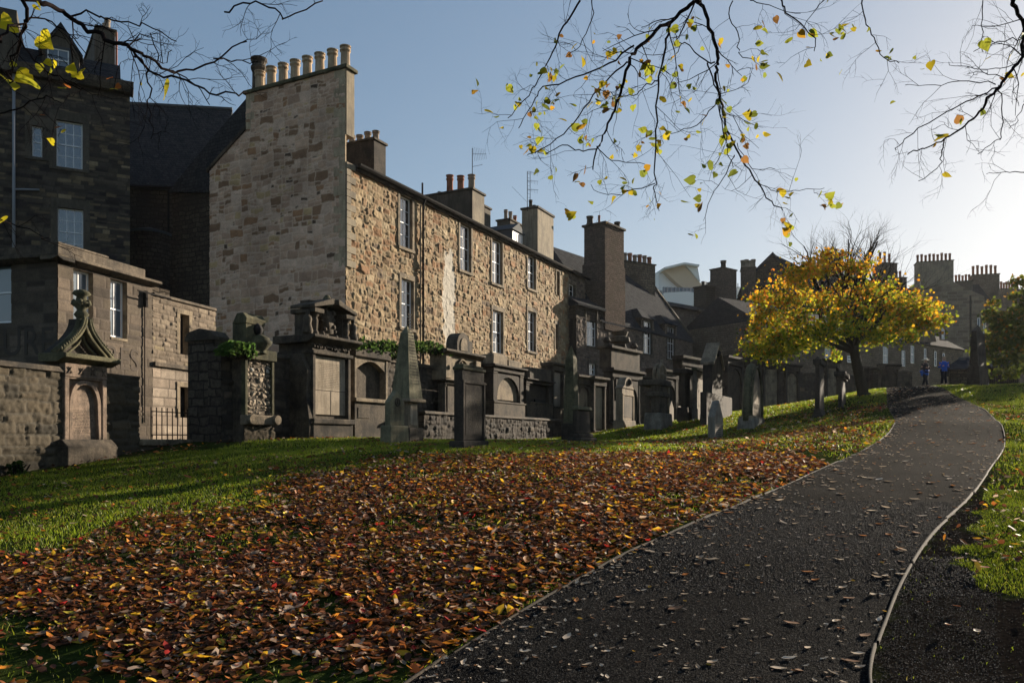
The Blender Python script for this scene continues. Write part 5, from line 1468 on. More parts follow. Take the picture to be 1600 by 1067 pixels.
rim.build('roll_moulding', 'moss', sl, f, smooth=True)
# short capped pillar right
t, f, w_, d_ = stone_at('capped_pillar', 'short dark pillar with moulded cap between the slim trunk and the yellow tree', 'monument', 1309, 1316, 1322, 641, 33.5)
zt = f.z(1316, 580)
MB().box(-.1, w_ + .1, -.1, d_ + .1, -.3, .2, .04, .04).build('base', 'black', t, f, bev=.03)
MB().box(0, w_, 0, d_, .2, zt - .3, .03, .03).build('shaft', 'black', t, f, bev=.02)
MB().box(-.07, w_ + .07, -.07, d_ + .07, zt - .3, zt - .2).box(-.14, w_ + .14, -.14, d_ + .14, zt - .2, zt).build('cap', 'black', t, f, bev=.03)
# hilltop obelisk
t, f, w_, d_ = stone_at('hilltop_obelisk', 'big black square obelisk on the bank right of the path', 'obelisk', 1513, 1529, 1543, 607, 45, 50)
zt = f.z(1529, 502); zz = f.z(1529, 516)
MB().box(-.2, w_ + .2, -.2, d_ + .2, -.4, .3).build('base', 'black', t, f, bev=.05)
MB().box(-.08, w_ + .08, -.08, d_ + .08, .3, 1.3, .05, .05).build('plinth', 'black', t, f, bev=.03)
k = .09
MB().box(.03, w_ - .03, .03, d_ - .03, 1.3, zz, .1, .1).add([(.13, .13, zz), (w_ - .13, .13, zz), (w_ - .13, d_ - .13, zz), (.13, d_ - .13, zz), (w_ / 2, d_ / 2, zt)], [(3, 2, 1, 0), (0, 1, 4), (1, 2, 4), (2, 3, 4), (3, 0, 4)]).build('shaft', 'black', t, f, bev=.01)

t, f, w_, d_ = stone_at('slim_pillar', 'tall slim black pillar with flared base under the low left side of the yellow tree', 'monument', 1273, 1281, 1288, 654, 30)
zt = f.z(1281, 556)
MB().box(-.14, w_ + .14, -.14, d_ + .14, -.3, .18, .05, .05).box(-.06, w_ + .06, -.06, d_ + .06, .18, .4, .04, .04).build('base', 'black', t, f, bev=.03)
MB().box(0, w_, 0, d_, .4, zt - .3, .02, .02).build('shaft', 'black', t, f, bev=.02)
MB().box(-.06, w_ + .06, -.06, d_ + .06, zt - .3, zt - .12).box(0.0, w_, 0, d_, zt - .12, zt, .1, .08).build('cap', 'black', t, f, bev=.03)
# ================================================================ PLANTS
def unit(v): return v / np.maximum(np.linalg.norm(v, axis=-1, keepdims=True), 1e-9)
def rot_mats(n, rs, tilt=None, yaw=None):
    """random orientation; tilt = max lean from flat (radians), None = any"""
    ya = rs.uniform(0, 2 * math.pi, n)
    if tilt is None:
        q = unit(rs.normal(size=(n, 4)))
        w_, x, y, z = q.T
        return np.stack([np.stack([1 - 2 * (y * y + z * z), 2 * (x * y - z * w_), 2 * (x * z + y * w_)], -1), np.stack([2 * (x * y + z * w_), 1 - 2 * (x * x + z * z), 2 * (y * z - x * w_)], -1), np.stack([2 * (x * z - y * w_), 2 * (y * z + x * w_), 1 - 2 * (x * x + y * y)], -1)], -2)
    a = rs.normal(0, 1, n) * tilt; b = rs.normal(0, 1, n) * tilt
    ca, sa, cb, sb, cy, sy = np.cos(a), np.sin(a), np.cos(b), np.sin(b), np.cos(ya), np.sin(ya)
    Z = np.zeros(n); O = np.ones(n)
    Rx = np.stack([np.stack([O, Z, Z], -1), np.stack([Z, ca, -sa], -1), np.stack([Z, sa, ca], -1)], -2)
    Ry = np.stack([np.stack([cb, Z, sb], -1), np.stack([Z, O, Z], -1), np.stack([-sb, Z, cb], -1)], -2)
    Rz = np.stack([np.stack([cy, -sy, Z], -1), np.stack([sy, cy, Z], -1), np.stack([Z, Z, O], -1)], -2)
    return Rx @ Ry @ Rz
LIME_V = np.array([(0, 0, 0), (.12, .34, .07), (.5, .40, .10), (1.0, 0, -.1), (.5, -.40, .10), (.12, -.34, .07), (.3, 0, -.02), (.65, 0, -.04)]) - np.array([.4, 0, 0])
LIME_F = [(0, 1, 6, 6), (1, 2, 7, 6), (2, 3, 7, 7), (0, 6, 5, 5), (6, 7, 4, 5), (7, 3, 4, 4)]
LIME_F = [(0, 1, 6), (1, 2, 6), (2, 7, 6), (2, 3, 7), (0, 6, 5), (6, 4, 5), (6, 7, 4), (7, 3, 4)]
HEART_V = np.array([(.06, 0, 0), (-.06, .14, .03), (.02, .34, .06), (.25, .47, .09), (.52, .42, .07), (.78, .22, .0), (1.06, 0, -.12), (.78, -.22, .0), (.52, -.42, .07), (.25, -.47, .09), (.02, -.34, .06), (-.06, -.14, .03), (.4, 0, -.03), (.75, 0, -.05)]) - np.array([.45, 0, 0])
HEART_F = [(0, 12, 1), (1, 12, 2), (2, 12, 3), (3, 12, 4), (4, 12, 13), (4, 13, 5), (5, 13, 6), (0, 11, 12), (11, 10, 12), (10, 9, 12), (9, 8, 12), (8, 13, 12), (8, 7, 13), (7, 6, 13)]
DRY_V = np.array([(0, 0, .04), (.25, .27, .12), (.7, .24, .1), (1.05, 0, .14), (.72, -.22, .07), (.28, -.28, .1), (.4, 0, -.01), (.75, 0, .02)]) - np.array([.5, 0, 0])
def scatter(name, T, TF, P, Rm, sc, cols, m, parent=None, curl=None, rs=None):
    n = len(P); nv = len(T)
    TV = np.repeat(T[None], n, 0).copy()
    if curl is not None: TV[..., 2] *= curl[:, None]
    V = np.einsum('nij,nvj->nvi', Rm, TV) * sc[:, None, None] + P[:, None]
    Fq = (np.array(TF)[None] + (np.arange(n) * nv)[:, None, None]).reshape(-1, len(TF[0]))
    C = np.repeat(cols[:, None], nv, 1)
    if parent is not None:
        Mi = np.array(MW[parent.name].inverted()); V = V @ Mi[:3, :3].T + Mi[:3, 3]
    return np_mesh(name, V.reshape(-1, 3), Fq, C.reshape(-1, 3), m, parent, None, smooth=False)
def pick(rs, n, pal, var=.2):
    p = np.array([c[3] for c in pal], float); c = np.array([c[:3] for c in pal])[rs.choice(len(pal), n, p=p / p.sum())]
    return np.clip(c * rs.uniform(1 - var, 1 + var, (n, 1)), 0, 1)

# ---- ivy and ferns on the wall tops
def bush(name, lab, fr, u0, u1, y0, y1, z0, z1, n, pal, size, seed):
    t = thing(name, lab, 'plant', fr.at((u0 + u1) / 2, (y0 + y1) / 2, z0))
    rs = np.random.RandomState(seed)
    uu = rs.uniform(u0, u1, n); yy = rs.uniform(y0, y1, n)
    hmax = (z1 - z0) * (.35 + .65 * vnoise(uu, yy, .5, seed)) * np.clip(1.2 - np.abs((uu - (u0 + u1) / 2) / ((u1 - u0) / 2)) ** 3, .2, 1)
    zz = z0 + hmax * rs.uniform(0, 1, n) ** .7
    P = np.stack([fr.x + uu * fr.d[0] + yy * fr.n[0], fr.y + uu * fr.d[1] + yy * fr.n[1], zz], -1)
    scatter('foliage', LIME_V, LIME_F, P, rot_mats(n, rs), rs.uniform(.6, 1.2, n) * size, pick(rs, n, pal), 'leaf', t)
    m = MB(); r2 = random.Random(seed)
    for i in range(14):
        a = r2.uniform(u0, u1); m.tube([(a, y0 + .1, z0 - .1), (a + r2.uniform(-.2, .2), y0, z0 + (z1 - z0) * .6)], .008, 4)
    m.build('stem', 'twig', t, fr)
PG = [(.045, .085, .02, 5), (.07, .12, .025, 3), (.03, .055, .018, 3), (.11, .15, .04, 1)]
f = FT.at(0, -.3)
bush('ivy', 'glossy ivy spilling over the wall top behind the obelisk', f, f.u(550), f.u(632), -.2, .5, f.z(580, 552), f.z(580, 520), 1500, PG, .11, 1)
bush('ivy', 'dark ivy on the wall top left of the crested tomb', f, f.u(640), f.u(700), -.2, .5, f.z(670, 552), f.z(670, 532), 800, PG, .11, 2)
f = FT.at(0, -.5)
bush('fern_clump', 'bright leafy clump growing on the wall beside the urn tomb', f, f.u(348), f.u(390), -.3, .3, f.z(365, 556), f.z(365, 524), 700, [(.06, .12, .025, 5), (.09, .16, .03, 3)], .12, 3)
f = FE
bush('weed_clump', 'small green weed at the foot of the boundary wall at the left edge', f, f.u(2), f.u(16), -.4, -.1, hz(*f.at(f.u(8), -.2).M.translation.xy), hz(*f.at(f.u(8), -.2).M.translation.xy) + .35, 160, PG, .09, 4)

# ---- standing trees
def limb(m, p, d, ln, r, lev, rg, tips, nseg=5, up=.06, spread=.6, ratio=.72):
    pts, rad = [Vector(p)], [r]
    d = Vector(d).normalized(); q = Vector(p)
    for i in range(nseg):
        d = (d + Vector((rg.gauss(0, .13), rg.gauss(0, .13), rg.gauss(0, .1) + up))).normalized()
        q = q + d * ln / nseg; pts.append(q.copy()); rad.append(r * (1 - .55 * (i + 1) / nseg))
    m.tube(pts, rad, 7 if r > .05 else 5 if r > .02 else 3, cap=False)
    if lev == 0: tips.append((pts[-1], d)); tips.append((pts[-2], d)); return
    k = rg.choice([3, 4, 4]) if lev > 1 else rg.choice([3, 4])
    for j in range(k):
        i = min(nseg, 2 + int(j * (nseg - 1) / k + rg.random()))
        ax_ = Vector((rg.gauss(0, 1), rg.gauss(0, 1), rg.gauss(0, .6))); ax_ = (ax_ - ax_.dot(d) * d).normalized()
        nd = (d * math.cos(spread) + ax_ * math.sin(spread)).normalized()
        limb(m, pts[i], nd, ln * ratio * rg.uniform(.8, 1.1), rad[i] * .62, lev - 1, rg, tips, max(3, nseg - 1), up, spread, ratio)
    tips.append((pts[-1], d))
def tree(name, lab, px, Y, pts, r0, crown, pal_lo, pal_hi, nleaf, size, seed, bare=None, prof=None, depth=.85, nclump=190):
    """pts: trunk line in photo pixels; crown: (px0, px1, pytop, pybot)"""
    x, y, z = g_at(px, Y)
    t = thing(name, lab, 'tree', Frame(0, 0, 0, z, xy=(x, y)))
    fr = Frame(px, Y, 0)
    rg = random.Random(seed); m = MB()
    W = [Vector((x, y, z - .2))] + [Vector(((a - 800) / F * Y, Y + b, EYE + (HY - c) / F * Y)) for a, b, c in pts]
    m.tube([W[0] - Vector((0, 0, .1)), W[0] + Vector((0, 0, .35))], [r0 * 1.6, r0 * 1.05], 12)
    m.tube(W, [r0 * (1 - .3 * i / len(W)) for i in range(len(W))], 12)
    tips = []
    top = W[-1]
    cx = ((crown[0] + crown[1]) / 2 - 800) / F * Y; hw = (crown[1] - crown[0]) / 2 / F * Y
    zt, zb = EYE + (HY - crown[2]) / F * Y, EYE + (HY - crown[3]) / F * Y
    n = 9
    for i in range(n):
        a = 2 * math.pi * i / n + rg.uniform(-.3, .3)
        e = rg.uniform(.25, 1.1) if i % 3 else rg.uniform(1.1, 1.5)
        d = Vector((math.cos(a) * math.cos(e), math.sin(a) * math.cos(e), math.sin(e)))
        limb(m, top - Vector((0, 0, rg.uniform(0, .5))), d, hw * .62, r0 * .42, 3, rg, tips, 5, .05, .6, .66)
    if bare:
        bz = EYE + (HY - bare[2]) / F * Y; bx = ((bare[0] + bare[1]) / 2 - 800) / F * Y
        for i in range(17):
            a = rg.uniform(0, 6.28)
            s = Vector((bx + rg.uniform(-1, 1) * 1.3, y + rg.uniform(-.8, .8), (zt + zb) / 2 + .8))
            limb(m, s, Vector((math.cos(a) * .5, math.sin(a) * .5, 1)), (bz - s.z) * .52 * rg.uniform(.75, 1.1), .06, 3, rg, [], 6, .02, .55, .62)
    tr = m.build('trunk', 'bark', t, Frame(0, 0, 0, 0, xy=(0, 0)), smooth=True)
    rs = np.random.RandomState(seed)
    # leaves gather in clumps spread through an uneven flattened volume
    C = []
    PT, PB = (np.array(prof[0], float), np.array(prof[1], float)) if prof else (None, None)
    while len(C) < nclump:
        u, v, w_ = rs.uniform(-1, 1, 3)
        if prof:
            rr_ = math.hypot(u, v)
            if rr_ > 1: continue
            pxx = (crown[0] + crown[1]) / 2 + u * (crown[1] - crown[0]) / 2
            a_, b_ = EYE + (HY - np.interp(pxx, PT[:, 0], PT[:, 1])) / F * Y, EYE + (HY - np.interp(pxx, PB[:, 0], PB[:, 1])) / F * Y
            k_ = math.sqrt(max(0, 1 - v * v)) ; top_ = b_ + (a_ - b_) * (.25 + .75 * k_)
            t_ = (w_ + 1) / 2
            if .2 < t_ < .8 and rr_ < .75 and rs.rand() < .5: continue
            b2 = b_ + (1 - rr_) * .5
            if vnoise(np.array([u * 2.2 + 9]), np.array([t_ * 1.6 + v]), .55, seed + 4)[0] < .30: continue
            C.append((cx + u * hw * rs.uniform(.96, 1.07), y + v * hw * depth, b2 + (top_ - b2) * t_ - .15 + rs.normal(0, .12)))
            continue
        if w_ < -.75: continue
        rr_ = math.hypot(u, v)
        lim = math.sqrt(max(0, 1 - max(w_, 0) ** 1.6)) * (1 if w_ > -.45 else .92) * (1 + .22 * (vnoise(np.array([u * 2 + 5]), np.array([w_ * 2 + v]), .7, seed)[0] - .5))
        if rr_ > lim or (rr_ < .45 * lim and w_ < .3 and rs.rand() < .6): continue
        C.append((cx + u * hw, y + v * hw * .85, zb + (w_ + .75) / 1.75 * (zt - zb) + (.35 * (rr_ ** 2) * -(zt - zb) * .3)))
    C = np.array(C)
    ci = rs.randint(0, len(C), nleaf)
    rad = (.2 + .38 * rs.rand(len(C)))[ci] * hw / 4.8
    P = C[ci] + rs.normal(size=(nleaf, 3)) * rad[:, None] * np.array([.75, .75, .5])
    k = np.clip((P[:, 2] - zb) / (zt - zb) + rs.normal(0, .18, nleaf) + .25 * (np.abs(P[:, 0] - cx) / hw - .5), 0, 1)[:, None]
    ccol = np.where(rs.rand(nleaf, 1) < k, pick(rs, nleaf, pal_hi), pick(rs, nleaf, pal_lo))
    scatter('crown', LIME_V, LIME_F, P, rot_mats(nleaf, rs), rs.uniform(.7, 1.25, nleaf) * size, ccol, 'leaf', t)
    return t
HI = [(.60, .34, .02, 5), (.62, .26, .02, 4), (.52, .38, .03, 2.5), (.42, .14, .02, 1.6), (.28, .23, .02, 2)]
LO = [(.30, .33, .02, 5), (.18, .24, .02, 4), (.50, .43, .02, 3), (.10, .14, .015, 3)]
PT_ = [(1172, 545), (1182, 480), (1198, 440), (1230, 415), (1260, 398), (1295, 388), (1320, 396), (1350, 428), (1385, 452), (1420, 466), (1445, 484), (1466, 502)]
PB_ = [(1172, 548), (1200, 556), (1240, 550), (1290, 538), (1330, 540), (1360, 544), (1395, 530), (1430, 508), (1466, 508)]
tree('yellow_tree', 'broad umbrella shaped yellow and green tree with bare top twigs beside the path bend', 1350, 38,
     [(1346, .0, 600), (1340, .0, 575), (1335, .0, 550), (1334, 0, 535)], .27, (1172, 1466, 400, 552), LO, HI, 16500, .145, 5, bare=(1262, 1385, 316), prof=(PT_, PB_), depth=.85, nclump=260)
tree('green_tree', 'olive and rust coloured tree cut off by the right edge of the photo', 1640, 52,
     [(1640, 0, 590), (1640, 0, 550)], .35, (1536, 1740, 425, 575), [(.06, .085, .015, 5), (.1, .12, .02, 3), (.16, .17, .02, 1)], [(.12, .13, .02, 4), (.28, .15, .02, 2), (.08, .10, .015, 3)], 9000, .24, 7)

# ---- overhanging boughs of two lime trees whose trunks stand out of frame
def boughs(name, lab, Y0, lines_, trunk, leafpal, nleafs, lsize, seed, push=(0, 0, 0), twig_len=.55, dens=1.0, yj=.5, at=None):
    x, y = trunk[0], trunk[1]
    z = hz(x, y)
    t = thing(name, lab, 'tree', Frame(0, 0, 0, z, xy=(x, y)))
    rg = random.Random(seed); m = MB(); tips = []
    W0 = Frame(0, 0, 0, 0, xy=(0, 0))
    fork = Vector((x + trunk[3], y + trunk[4], trunk[2]))
    m.tube([(x, y, z - .2), (x, y, z + .5), (x + trunk[3] * .4, y + trunk[4] * .4, z + (trunk[2] - z) * .5), tuple(fork)], [.34, .26, .22, .16], 12)
    edge = lambda ln: ln[0][1] <= 2 or ln[0][0] <= 2 or ln[0][0] >= 1598
    def w3(a, b, Yv): return Vector(((a - 800) / F * Yv, Yv, EYE + (HY - b) / F * Yv))
    st = [w3(ln[0][0], ln[0][1], Y0 + yo) for ln, r0, r1, yo in lines_ if edge(ln)]
    st.sort(key=lambda v: (v - fork).length)
    # one crooked limb carries all the boughs that enter the picture
    up_ = Vector((0, 0, .75)) + Vector(push)
    c0, c1, c2, c3 = fork, st[0] + up_ + (fork - st[0]) * .35, (st[0] + st[-1]) / 2 + up_, st[-1] + up_ * .7
    LB = []
    for i in range(31):
        k = i / 30
        q = (1 - k) ** 3 * c0 + 3 * k * (1 - k) ** 2 * c1 + 3 * k * k * (1 - k) * c2 + k ** 3 * c3
        LB.append(q + Vector((math.sin(i * .9) * .05, math.cos(i * 1.3) * .05, math.sin(i * .7 + 1) * .05)))
    m.tube(LB, [.11 * (1 - i / 31) ** .7 + .022 for i in range(31)], 8)
    for ln, r0, r1, yo in lines_:
        r0 *= .85
        P = [Vector(((a - 800) / F * (Y0 + yo + .25 * math.sin(i * .9 + yo * 5)), Y0 + yo + .25 * math.sin(i * .9 + yo * 5), EYE + (HY - b) / F * (Y0 + yo + .25 * math.sin(i * .9 + yo * 5)))) for i, (a, b) in enumerate(ln)]
        if ln[0][1] <= 2 or ln[0][0] <= 2 or ln[0][0] >= 1598:  # carries on out of frame to the tree
            S0 = P[0]; dn = (S0 - P[1]).normalized()
            j = min(range(31), key=lambda i: (LB[i] - (S0 + dn * .6)).length)
            A = LB[j]; B = S0 + dn * (A - S0).length * .5; pp = []
            for i in range(9):
                k = i / 8; pp.append((1 - k) ** 2 * A + 2 * k * (1 - k) * B + k * k * S0 + Vector((rg.gauss(0, .012), rg.gauss(0, .012), rg.gauss(0, .012))) * (0 < i < 8))
            m.tube(pp, [r0 * (1.5 - .5 * i / 8) for i in range(9)], 7, cap=False)
        # subdivide smoothly
        Q = []
        for i in range(len(P) - 1):
            a = P[max(i - 1, 0)]; b = P[i]; c = P[i + 1]; d = P[min(i + 2, len(P) - 1)]
            for s in range(4):
                k = s / 4; Q.append(.5 * ((2 * b) + (c - a) * k + (2 * a - 5 * b + 4 * c - d) * k * k + (3 * b - a - 3 * c + d) * k ** 3))
        Q.append(P[-1])
        Q = [q + Vector((rg.gauss(0, .006), rg.gauss(0, .01), rg.gauss(0, .006))) for q in Q]
        rad = [r0 + (r1 - r0) * i / (len(Q) - 1) for i in range(len(Q))]
        m.tube(Q, rad, 6, cap=True)
        L_ = sum((Q[i + 1] - Q[i]).length for i in range(len(Q) - 1))
        nt_ = max(2, int(L_ * 5.5 * dens))
        side = 1
        for j in range(nt_):
            i = min(len(Q) - 2, int((.12 + .88 * (j + rg.random()) / nt_) * (len(Q) - 1)))
            d = (Q[i + 1] - Q[i]).normalized(); side = -side
            pl = d.cross(Vector((0, 1, 0))).normalized() * side
            nd = (d * rg.uniform(.5, 1.0) + pl * rg.uniform(.5, 1.0) + Vector((0, rg.uniform(-.7, .7), rg.uniform(-.15, .15)))).normalized()
            def tw(p, d, l, r, lev):
                pts = [p]; q = p; n = 5
                for s in range(n):
                    d = (d + Vector((rg.gauss(0, .2), rg.gauss(0, .2), rg.gauss(0, .2) - .03))).normalized(); q = q + d * l / n; pts.append(q)
                m.tube(pts, [r * (1 - .6 * s / n) for s in range(n + 1)], 3, cap=False)
                tips.append((q, d)); tips.append((pts[3], d))
                if lev:
                    for s in (1, 2, 3, 4):
                        if rg.random() < .7:
                            a_ = Vector((rg.gauss(0, 1), rg.gauss(0, .7), rg.gauss(0, 1))); nd2 = (d + a_.normalized() * .9).normalized()
                            tw(pts[s], nd2, l * rg.uniform(.35, .6), r * .6, lev - 1)
            tw(Q[i], nd, twig_len * rg.uniform(.45, 1.1) * (1.1 - .4 * i / len(Q)), max(.0022, rad[i] * .42), 2 if dens >= .9 else 1)
    m2 = m
    rs = np.random.RandomState(seed)
    vis = [q for q in tips if 0 < q[0].y and abs(q[0].x / q[0].y) < .75]
    ch = rs.choice(len(vis), min(nleafs, len(vis)), replace=False)
    P = []
    for c in ch:
        for r_ in range(rs.choice([1, 1, 1, 2, 3])): P.append(vis[c][0] + Vector(rs.normal(0, .03, 3)) + Vector((0, 0, -.04)))
    sz = None
    if at:
        P = []; sz = []
        for (a, b, d) in at:
            Yl = Y0 + rg.uniform(-.35, .35); P.append(((a - 800) / F * Yl, Yl, EYE + (HY - b) / F * Yl)); sz.append(d / F * Yl)
            q = min(tips, key=lambda t_: (t_[0] - Vector(P[-1])).length)[0]; m2.tube([q, (q + Vector(P[-1])) / 2 + Vector((0, 0, .02)), P[-1]], .0016, 3, cap=False)
    P = np.array(P); n = len(P)
    scatter('foliage', HEART_V, HEART_F, P, rot_mats(n, rs), np.array(sz) if at else np.clip(rs.lognormal(-.15, .3, n), .4, 1.6) * lsize, pick(rs, n, leafpal, .3), 'leaf', t)
    m.build('branches', 'twig', t, W0, smooth=True)
    return t
LP = [(.38, .30, .02, 4), (.26, .28, .03, 4), (.40, .22, .02, 1.5), (.16, .19, .03, 2.5), (.20, .10, .03, 1.5)]
cen = [([(1092, 0), (1078, 8), (1050, 32), (1035, 42), (1000, 72), (985, 95), (973, 130), (965, 160), (950, 195), (940, 220), (932, 235), (925, 265)], .021, .005, 0),
       ([(1048, 35), (1040, 75), (1030, 120), (1027, 165), (1026, 220), (1024, 280), (1022, 300), (1030, 330)], .012, .003, .1),
       ([(1093, 0), (1105, 30), (1115, 60), (1122, 92), (1118, 110), (1122, 140), (1128, 175), (1140, 210), (1160, 250), (1180, 280), (1200, 310), (1224, 327)], .019, .004, .3),
       ([(1118, 97), (1100, 95), (1070, 68), (1055, 85)], .008, .003, .3), ([(1105, 100), (1118, 130), (1125, 170), (1131, 215), (1145, 262)], .008, .003, .5),
       ([(908, 0), (885, 35), (872, 60), (860, 90), (840, 125), (820, 155), (795, 185)], .009, .003, -.3),
       ([(985, 95), (955, 118), (920, 160), (890, 200), (850, 232), (822, 242)], .009, .003, .2), ([(990, 70), (950, 100), (900, 120), (850, 138), (832, 165), (810, 200)], .009, .003, -.2),
       ([(1028, 127), (1005, 135), (990, 150), (965, 150), (945, 140)], .006, .003, .1), ([(932, 232), (905, 236), (880, 228), (855, 240), (835, 238)], .006, .003, 0), ([(932, 232), (955, 250), (1000, 255), (1015, 262)], .005, .002, 0),
       ([(1143, 0), (1140, 30), (1155, 60), (1155, 85), (1180, 92)], .006, .003, .4), ([(1220, 0), (1230, 18), (1258, 45), (1275, 65), (1272, 80)], .008, .003, 0),
       ([(1348, 0), (1352, 30), (1365, 60), (1380, 90), (1404, 98)], .007, .003, .2), ([(1288, 0), (1270, 20), (1255, 45)], .005, .002, .1),
       ([(1148, 240), (1135, 270), (1110, 310), (1100, 345)], .006, .002, .4), ([(1120, 160), (1095, 190), (1060, 205), (1030, 215)], .006, .002, .3), ([(1150, 225), (1175, 262), (1210, 260)], .004, .002, .3),
       ([(1024, 285), (980, 300), (950, 305), (925, 290)], .005, .002, .1), ([(1185, 285), (1215, 300), (1250, 297), (1290, 295)], .004, .002, .35), ([(985, 95), (1000, 120), (1030, 130)], .005, .002, 0),
       ([(923, 0), (925, 30), (905, 70), (885, 92)], .005, .002, -.4), ([(1172, 0), (1200, 10), (1250, 22)], .005, .002, .2), ([(1085, 5), (1060, 60), (1055, 50)], .008, .003, .1)]
boughs('lime_tree', 'lime tree bough hanging from the top centre with small yellow leaves', 6.2, cen, (6.3, 1.0, 5.6, -1.0, .8), LP, 240, .057, 21, twig_len=.5, dens=.95)
rgt = [([(1583, 0), (1592, 22), (1600, 50), (1598, 88), (1580, 110), (1565, 130), (1545, 152), (1530, 175), (1510, 196), (1482, 214), (1470, 222), (1440, 234), (1418, 240)], .02, .004, 0),
       ([(1558, 138), (1520, 155), (1480, 175), (1425, 208), (1410, 222), (1398, 232)], .008, .003, .1), ([(1475, 220), (1470, 245), (1466, 262), (1438, 282)], .006, .003, 0), ([(1560, 135), (1567, 170), (1565, 210), (1555, 222), (1528, 240)], .006, .003, .3),
       ([(1555, 130), (1500, 128), (1460, 132), (1412, 133)], .005, .002, -.2), ([(1590, 100), (1555, 108), (1510, 106), (1482, 100)], .005, .002, .3), ([(1599, 60), (1560, 65), (1523, 79)], .006, .003, .2), ([(1535, 0), (1535, 40), (1536, 82)], .005, .003, 0),
       ([(1600, 270), (1570, 270), (1542, 272)], .005, .002, 0), ([(1600, 30), (1560, 40), (1520, 40)], .006, .002, .4), ([(1600, 160), (1590, 190), (1575, 200)], .005, .002, .2)]
boughs('lime_tree', 'nearly bare lime bough reaching in at the top right corner near the sun', 6.6, rgt, (9.5, 3.0, 5.6, -1.0, .4), LP, 12, .08, 22, twig_len=.45, dens=.9)
lft = [([(60, 0), (90, 15), (120, 33), (150, 52), (180, 66), (202, 75), (229, 86), (262, 110), (290, 111), (345, 90), (382, 62)], .013, .003, 0),
       ([(202, 75), (215, 92), (240, 115), (280, 126), (320, 142), (355, 145), (384, 146)], .007, .003, .1), ([(105, 24), (150, 24), (176, 30), (225, 41), (277, 67)], .006, .002, .2), ([(210, 85), (232, 110), (234, 150), (236, 178), (240, 218)], .005, .002, -.1),
       ([(262, 110), (300, 125), (330, 165)], .004, .002, .1), ([(40, 0), (42, 30), (32, 60), (20, 95), (12, 130)], .008, .003, -.4), ([(0, 25), (30, 60), (60, 100), (100, 125), (130, 140)], .006, .002, .3), ([(200, 72), (220, 55), (240, 60)], .004, .002, .1),
       ([(350, 20), (390, 5), (430, 15), (450, 30), (505, 2)], .005, .003, .5), ([(0, 180), (35, 165), (70, 150), (95, 160)], .005, .002, .2), ([(337, 94), (370, 93), (402, 96)], .004, .002, 0), ([(238, 60), (250, 100), (270, 80)], .003, .002, 0), ([(0, 60), (25, 40), (60, 30), (100, 45), (130, 80)], .006, .002, -.2), ([(0, 340), (20, 350), (50, 362), (75, 372)], .004, .002, .1)]
boughs('lime_tree', 'dark twiggy lime bough with large yellow leaves in the top left corner', 3.4, lft, (-5.6, 1.6, 4.6, .9, .5), [(.50, .42, .02, 5), (.42, .40, .03, 3), (.36, .12, .03, .8)], 13, .085, 23, push=(-.75, 0, .35), twig_len=.28, dens=.9, at=[(12, 38, 34), (70, 64, 36), (16, 130, 34), (46, 128, 38), (36, 120, 26), (62, 10, 14), (57, 12, 12), (75, 98, 13), (78, 112, 12), (62, 106, 14), (112, 108, 18), (122, 118, 20), (128, 112, 16), (98, 138, 14), (104, 134, 12), (172, 122, 12), (178, 139, 13), (184, 135, 10), (258, 142, 34), (92, 198, 12), (99, 205, 10), (80, 221, 13), (2, 345, 24), (66, 180, 8), (85, 100, 12), (20, 100, 12), (220, 131, 6)])

# ---- fallen leaves
LITTER = [(0, 884), (100, 858), (190, 828), (330, 815), (440, 792), (455, 765), (520, 742), (640, 735), (660, 722), (800, 716), (900, 702), (1060, 690), (1200, 662), (1300, 640), (1388, 618), (1396, 660), (1368, 692), (1290, 735), (1190, 775), (985, 862), (810, 962), (640, 1070), (500, 1200), (-500, 1200), (-400, 950)]
def in_poly(px, py, poly):
    c = np.zeros(px.shape, bool); j = len(poly) - 1
    for i in range(len(poly)):
        xi, yi = poly[i]; xj, yj = poly[j]
        c ^= ((yi > py) != (yj > py)) & (px < (xj - xi) * (py - yi) / (yj - yi + 1e-9) + xi); j = i
    return c
def to_px(x, y, z): return 800 + F * x / y, HY - F * (z - EYE) / y
rs = np.random.RandomState(77)
def cand(n, x0, x1, y0, y1):
    x = rs.uniform(x0, x1, n); y = rs.uniform(y0, y1, n); return x, y, H(x, y)
LITPAL = [(.12, .045, .02, 7), (.17, .06, .022, 6), (.07, .03, .018, 6), (.30, .10, .022, 3.6), (.52, .20, .025, 2.4), (.68, .40, .03, 1.9), (.40, .03, .022, .7), (.52, .38, .27, 2.2), (.24, .16, .11, 1.8), (.6, .5, .06, .4)]
def litter_mask(x, y, z):
    px, py = to_px(x, y, z)
    wob = (fbm(x, y, .9, 12) - .5) * 60 * (12 / np.maximum(y, 5)) ** .6
    jx = rs.normal(0, 1, x.shape) * 34; jy = rs.normal(0, 1, x.shape) * 14 * (1 + .8 * (rs.rand(*x.shape) < .3))
    return in_poly(px + wob * .4 + jx, py + wob * .8 + jy, LITTER) & (x < xl(y) - .01)
Ps, Sc = [], []
